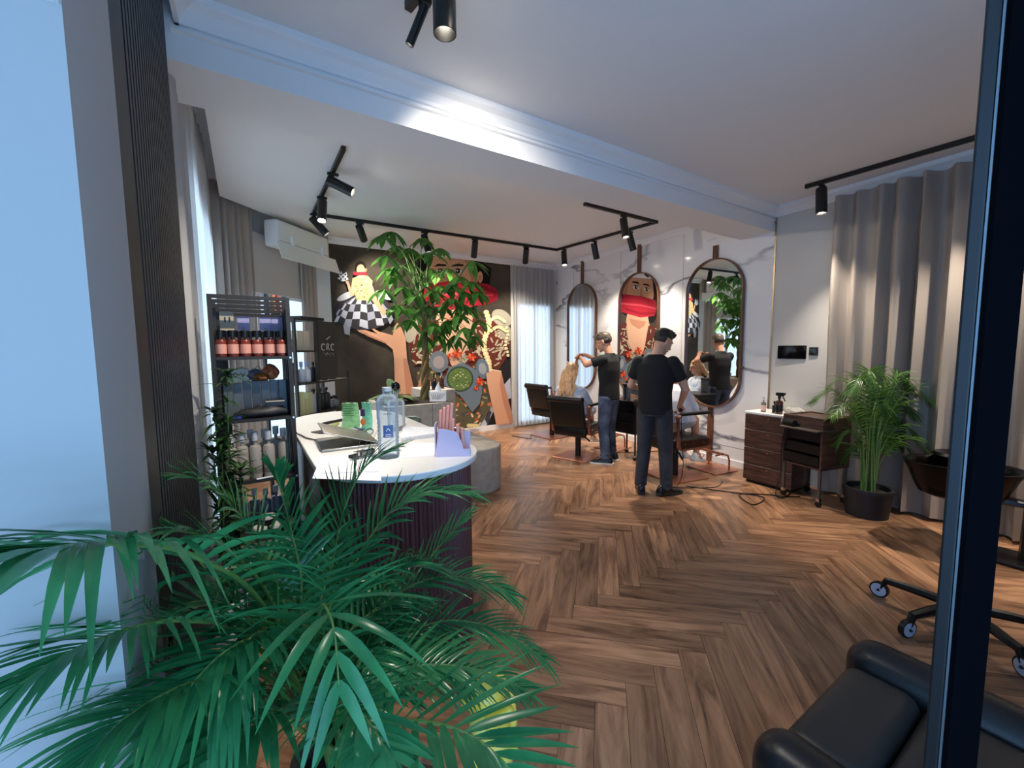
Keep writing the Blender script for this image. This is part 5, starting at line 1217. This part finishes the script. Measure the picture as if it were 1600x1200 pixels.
def standing_man(label, loc, yaw, headM, armL, armR, hairm, jm, upper, sole, feet, sk, brow):
    t = thing('person', label, 'person', loc, yaw)
    fl, fr = feet; b = MB()
    H = Matrix.Translation((.015, 0, 1.5)) @ headM @ Matrix.Translation((.02, 0, .135))
    head_geo(b, H); b.caps((-.012, 0, 1.42), H @ V((-.02, 0, -.06)), .056, .053, 14)
    loft(b, [((0, 0, .88), .1, .15), ((0, 0, 1.05), .095, .145), ((.005, 0, 1.25), .108, .165), ((0, 0, 1.4), .08, .15), ((-.005, 0, 1.46), .05, .07)])
    for hip, ft in (((0, .085, .9), fl), ((0, -.085, .9), fr)):
        an = V((ft[0], ft[1], .085)); kn = V(hip).lerp(an, .5)+V((.025, 0, 0)); b.caps(hip, kn, .078, .055); b.caps(kn, an, .052, .036); b.caps(an, an+V((.03, 0, -.03)), .036, .04)
    for s, arm_ in ((1, armL), (-1, armR)):
        sh_ = V((0, s*.175, 1.405)); el, wr_, hd_, nr, cu = [V(q) if not isinstance(q, (int, float)) else q for q in arm_]
        b.caps(sh_, el, .048, .04); b.caps(el, wr_, .041, .026); hand(b, wr_, hd_, nr, -s, cu)
    remeshed(b, 'body', sk, t, .0065, 3)
    face_parts(H, t, brow); short_hair(H, t, hairm)
    s_ = MB(); loft(s_, [((0, 0, .86), .128, .178), ((0, 0, .95), .125, .175), ((.0, 0, 1.08), .118, .168), ((.008, 0, 1.25), .132, .19), ((.0, 0, 1.37), .112, .19), ((-.006, 0, 1.44), .07, .12), ((-.008, 0, 1.478), .064, .072)], 28)
    for s, arm_ in ((1, armL), (-1, armR)):
        sh_ = V((0, s*.172, 1.395)); el = V(arm_[0]); s_.caps(sh_, sh_.lerp(el, .3), .068, .066, 14); q = sh_.lerp(el, .66); s_.cyl(sh_.lerp(el, .3), q, .066, .066)
    remeshed(s_, 'tshirt', tee_m, t, .009, 3)
    j = MB(); loft(j, [((0, 0, .84), .118, .168), ((0, 0, .9), .122, .168), ((0, 0, .99), .112, .156)], 24)
    rg = random.Random(len(label))
    for hip, ft in (((0, .085, .88), fl), ((0, -.085, .88), fr)):
        an = V((ft[0]-.005, ft[1], .075)); kn = V(hip).lerp(V((ft[0], ft[1], .085)), .5)+V((.03, 0, 0)); j.caps(hip, kn, .1, .076, 16); j.caps(kn, an+V((0, 0, .05)), .074, .062, 16); j.cyl(an+V((0, 0, .08)), an, .062, .066)
        for k in range(7): z = .1+.06*k+rg.uniform(-.01, .01); c = an.lerp(kn, k/6.5); j.caps(c+V((-.055, -.03, 0)), c+V((-.05, .04, .018)), .014, .01, 6); j.caps(c+V((.05, -.03, .01)), c+V((.05, .03, -.012)), .013, .01, 6)
    remeshed(j, 'jeans', jm, t, .009, 2)
    for ft in feet: shoe(t, V((ft[0], ft[1], 0)), ft[2], upper, sole, 1.02)
    return t
hm = lambda yaw=0, pitch=0, roll=0: Matrix.Rotation(R(yaw), 4, 'Z') @ Matrix.Rotation(R(pitch), 4, 'Y') @ Matrix.Rotation(R(roll), 4, 'X')
white_sole = mat('white_sole', (232, 232, 230), .5); blk_sole = mat('black_sole', (30, 31, 33), .4)
standing_man('standing man in a black t-shirt and charcoal jeans, back turned, holding a clipper', (3.575, 2.815, 0), R(26), hm(-38, 30),
    ((.07, .27, 1.14), (.29, .2, 1.08), (1, -.3, .1), (0, .2, 1), .5), ((.06, -.285, 1.12), (.24, -.21, .94), (.75, .1, -.55), (.5, -.3, .8), 1.0),
    hair_b, djean_m, satin, blk_sole, ((.0, .13, R(20)), (.02, -.13, R(-42))), skin2, hair_b)
standing_man('standing man in a black t-shirt and blue jeans holding up a long strand of hair', (4.075, 3.95, 0), R(104), hm(14, 20),
    ((.17, .29, 1.33), (.4, .1, 1.43), (.7, -.55, .1), (.3, 0, 1), .9), ((.2, -.28, 1.32), (.42, -.06, 1.45), (.6, .6, .1), (.3, 0, 1), .9),
    hair_br, jean_m, satin, white_sole, ((-.02, .12, R(28)), (.03, -.13, R(-6))), skin, hair_br)
wt = tag(MB().tube([(0, .031*math.cos(2*PI*k/16), .031*math.sin(2*PI*k/16)) for k in range(16)], .006, 6, closed=True).build('bracelet', satin, smooth=60), 'dark beaded bracelet on the raised wrist above the long hair', 'bracelet')
Mw = Matrix.Translation((4.075, 3.95, 0)) @ Matrix.Rotation(R(104), 4, 'Z') @ Matrix.Translation((.375, .122, 1.424)) @ Matrix.Rotation(R(-42), 4, 'Z')
wt.matrix_world = Mw
# clipper in the near man's right hand, with its cord
M1 = Matrix.Translation((3.575, 2.815, 0)) @ Matrix.Rotation(R(26), 4, 'Z')
cl_ = tag(MB().rbox((-.02, -.02, -.02), (.13, .02, .02), .012).build('hair_clipper', satin, smooth=50), 'black hair clipper gripped in the near standing man\'s hand', 'clipper')
cl_.matrix_world = M1 @ Matrix.Translation((.3, -.21, .873)) @ Matrix.Rotation(R(30), 4, 'Z') @ Matrix.Rotation(R(20), 4, 'Y')
MB().rbox((.125, -.022, -.012), (.145, .022, .012), .004).build('blade', chrome, cl_)
c0 = M1 @ V((.29, -.22, .868))
cable('black clipper cord hanging from the near man\'s hand to the floor', [c0, c0+V((-.0, .0, -.25)), c0+V((.02, -.02, -.6)), c0+V((-.03, .0, -.82)), (3.85, 2.85, .006), (4.05, 2.68, .006), (4.3, 2.55, .006), (4.55, 2.62, .006)], .004)

def seated(label, chair, zs, lean, headM, hx, sk, hands, feet, ofs=(0, 0, 0)):
    q = Matrix.Rotation(chair.rotation_euler[2], 4, 'Z') @ V((ofs[0], ofs[1], 0)); t = thing('person', label, 'person', chair.location+q, chair.rotation_euler[2]+ofs[2])
    b = MB(); H = Matrix.Translation((hx-.02, 0, zs+.6)) @ headM @ Matrix.Translation((.02, 0, .12))
    head_geo(b, H); b.caps((hx-.05, 0, zs+.5), H @ V((-.02, 0, -.06)), .05, .05)
    loft(b, [((-.08, 0, zs), .11, .165), ((-.07+lean*.3, 0, zs+.2), .095, .14), ((-.05+lean*.7, 0, zs+.38), .105, .165), ((-.05+lean, 0, zs+.5), .07, .13)])
    for s in (-1, 1):
        hip = V((-.05, s*.09, zs+.07)); kn = V((.4, s*.1, zs+.09)); an = V((feet[0], s*.1, feet[1]))
        b.caps(hip, kn, .08, .056); b.caps(kn, an, .053, .036); b.caps(an, an+V((.04, 0, -.02)), .036, .036)
        sh_ = V((-.03+lean, s*.16, zs+.47)); el = V((.1+lean*.6, s*.23, zs+.24)); wr_ = V(hands[0])*1; wr_.y *= s
        b.caps(sh_, el, .045, .038); b.caps(el, wr_, .038, .025); hand(b, wr_, (1, -.3*s, -.1), (0, 0, 1), -s, .6)
    remeshed(b, 'body', sk, t, .0065, 3); face_parts(H, t, hair_b)
    return t, H
# the man being trimmed
t3, H3 = seated('seated client in a white cape and white sneakers before the nearest mirror', chC, .55, .1, hm(14, 34), .12, skin, ((.34, .07, .72),), (.46, .2), (-.03, .1, R(12)))
short_hair(H3, t3, hair_b, 0)
wcape = mat('white_cape', (232, 232, 238), .75, noise_=((214, 214, 224), 5, (1, 1, 1)), bump=.35, bscale=7)
cp = MB(); loft(cp, [((.06, 0, 1.1), .065, .068), ((.06, 0, 1.04), .115, .18), ((.05, 0, .92), .165, .24), ((.06, 0, .8), .2, .26), ((.1, 0, .66), .26, .275)], 24)
for s in (-1, 1):
    cp.caps((.06, s*.17, 1.0), (.16, s*.23, .82), .075, .07); cp.caps((.16, s*.23, .8), (.34, s*.1, .75), .065, .06)
    for k in range(3): cp.caps((.0+.06*k, s*.23, .95-.03*k), (.0+.07*k, s*.255, .68), .018, .026, 6)
remeshed(cp, 'cape', wcape, t3, .01, 4)
sh3 = MB()
for s in (-1, 1): sh3.caps((.0, s*.095, .62), (.3, s*.1, .64), .094, .08)
remeshed(sh3, 'shorts', mat('pale_shorts', (206, 198, 190), .8), t3, .01, 3)
for s in (-1, 1): shoe(t3, V((.47, s*.1, .245 if False else .1)), R(-4*s), white_sole, mat('sneaker_sole', (214, 210, 210), .6), 1.0, R(12)); 
sw = MB().tube([(.45, -.147, .18), (.5, -.15, .15), (.56, -.15, .18), (.52, -.149, .2)], .005, 6).build('red_side_mark', mat('red_mark', (190, 50, 50), .5), t3)
# the woman having her hair done
t4, H4 = seated('seated woman with long wavy blond hair and a white and blue floral cape', chB, .49, .02, hm(0, 14), .0, skin2, ((.3, .09, .7),), (.5, .2), (-.01, .11, 0))
hb_ = MB(); E3 = H4.to_3x3()
for c, r in (((-.025, 0, .04), (.105, .09, .095)), ((-.06, 0, -.03), (.085, .092, .11))): hb_.ell(H4 @ V(c), r, 18, 12, 0, E3)
rg = random.Random(9); rl = [rg.random() for _ in range(26)]
for k in range(26):
    a = -1.5+3*k/25; p = V((-.05-.05*math.cos(a), .09*math.sin(a), .02)); hb_.tube([H4 @ (p+V((-.035*min(1, i/3)+.012*math.sin(i*1.3+k), .014*math.sin(i*1.1+k*2)+p.y*.12*i/3, -(.05+.013*rl[k])*i))) for i in range(8)], [.018, .022, .023, .022, .02, .017, .012, .005], 7)
for k in range(5): hb_.caps(H4 @ V((.05-.02*k, -.05+.025*k, .1)), H4 @ V((.01-.02*k, -.05+.025*k, .125)), .022, .02, 7)
# the lifted strand, up to the man's hands
Mi = (Matrix.Translation(t4.location) @ Matrix.Rotation(chB.rotation_euler[2], 4, 'Z')).inverted()
Mo = Matrix.Translation((4.075, 3.95, 0)) @ Matrix.Rotation(R(104), 4, 'Z')
hp = Mi @ (Mo @ V((.49, .02, 1.45)))
for k in range(5):
    a = H4 @ V((.02+.012*k, -.03+.012*(k % 3), .1)); m_ = a.lerp(hp, .5)+V((.01*(k-3)*.5, 0, .005*(k % 2))); hb_.tube(spline([a, m_, hp+V((0, 0, .008*(k-3)))], 8), [[.02, .016, .013, .012, .011, .011, .011, .011, .01][i] for i in range(9)], 6)
remeshed(hb_, 'hair', hair_bl, t4, .008, 2)
fcape = mat('floral_cape', (230, 230, 236), .75, noise_=((138, 160, 196), 11, (1, 1, 1)), bump=.35, bscale=8)
cp = MB(); loft(cp, [((-.03, 0, 1.1), .06, .066), ((-.03, 0, 1.04), .11, .18), ((-.01, 0, .92), .16, .235), ((.03, 0, .8), .2, .245), ((.1, 0, .66), .26, .25)], 24)
for s in (-1, 1):
    cp.caps((-.02, s*.17, 1.0), (.1, s*.22, .82), .075, .07); cp.caps((.1, s*.22, .8), (.32, s*.12, .76), .065, .06)
    cp.caps((.1, s*.1, .68), (.42, s*.1, .68), .095, .09)
    for k in range(3): cp.caps((.0+.05*k, s*.21, .95-.03*k), (.0+.07*k, s*.235, .69), .018, .024, 6)
cp.v = [p+V((0, 0, -.06)) for p in cp.v]
remeshed(cp, 'cape', fcape, t4, .01, 4)
for s in (-1, 1): shoe(t4, V((.52, s*.1, .11)), 0, mat('beige_shoe', (214, 180, 150), .6), white_sole, .92, R(12))
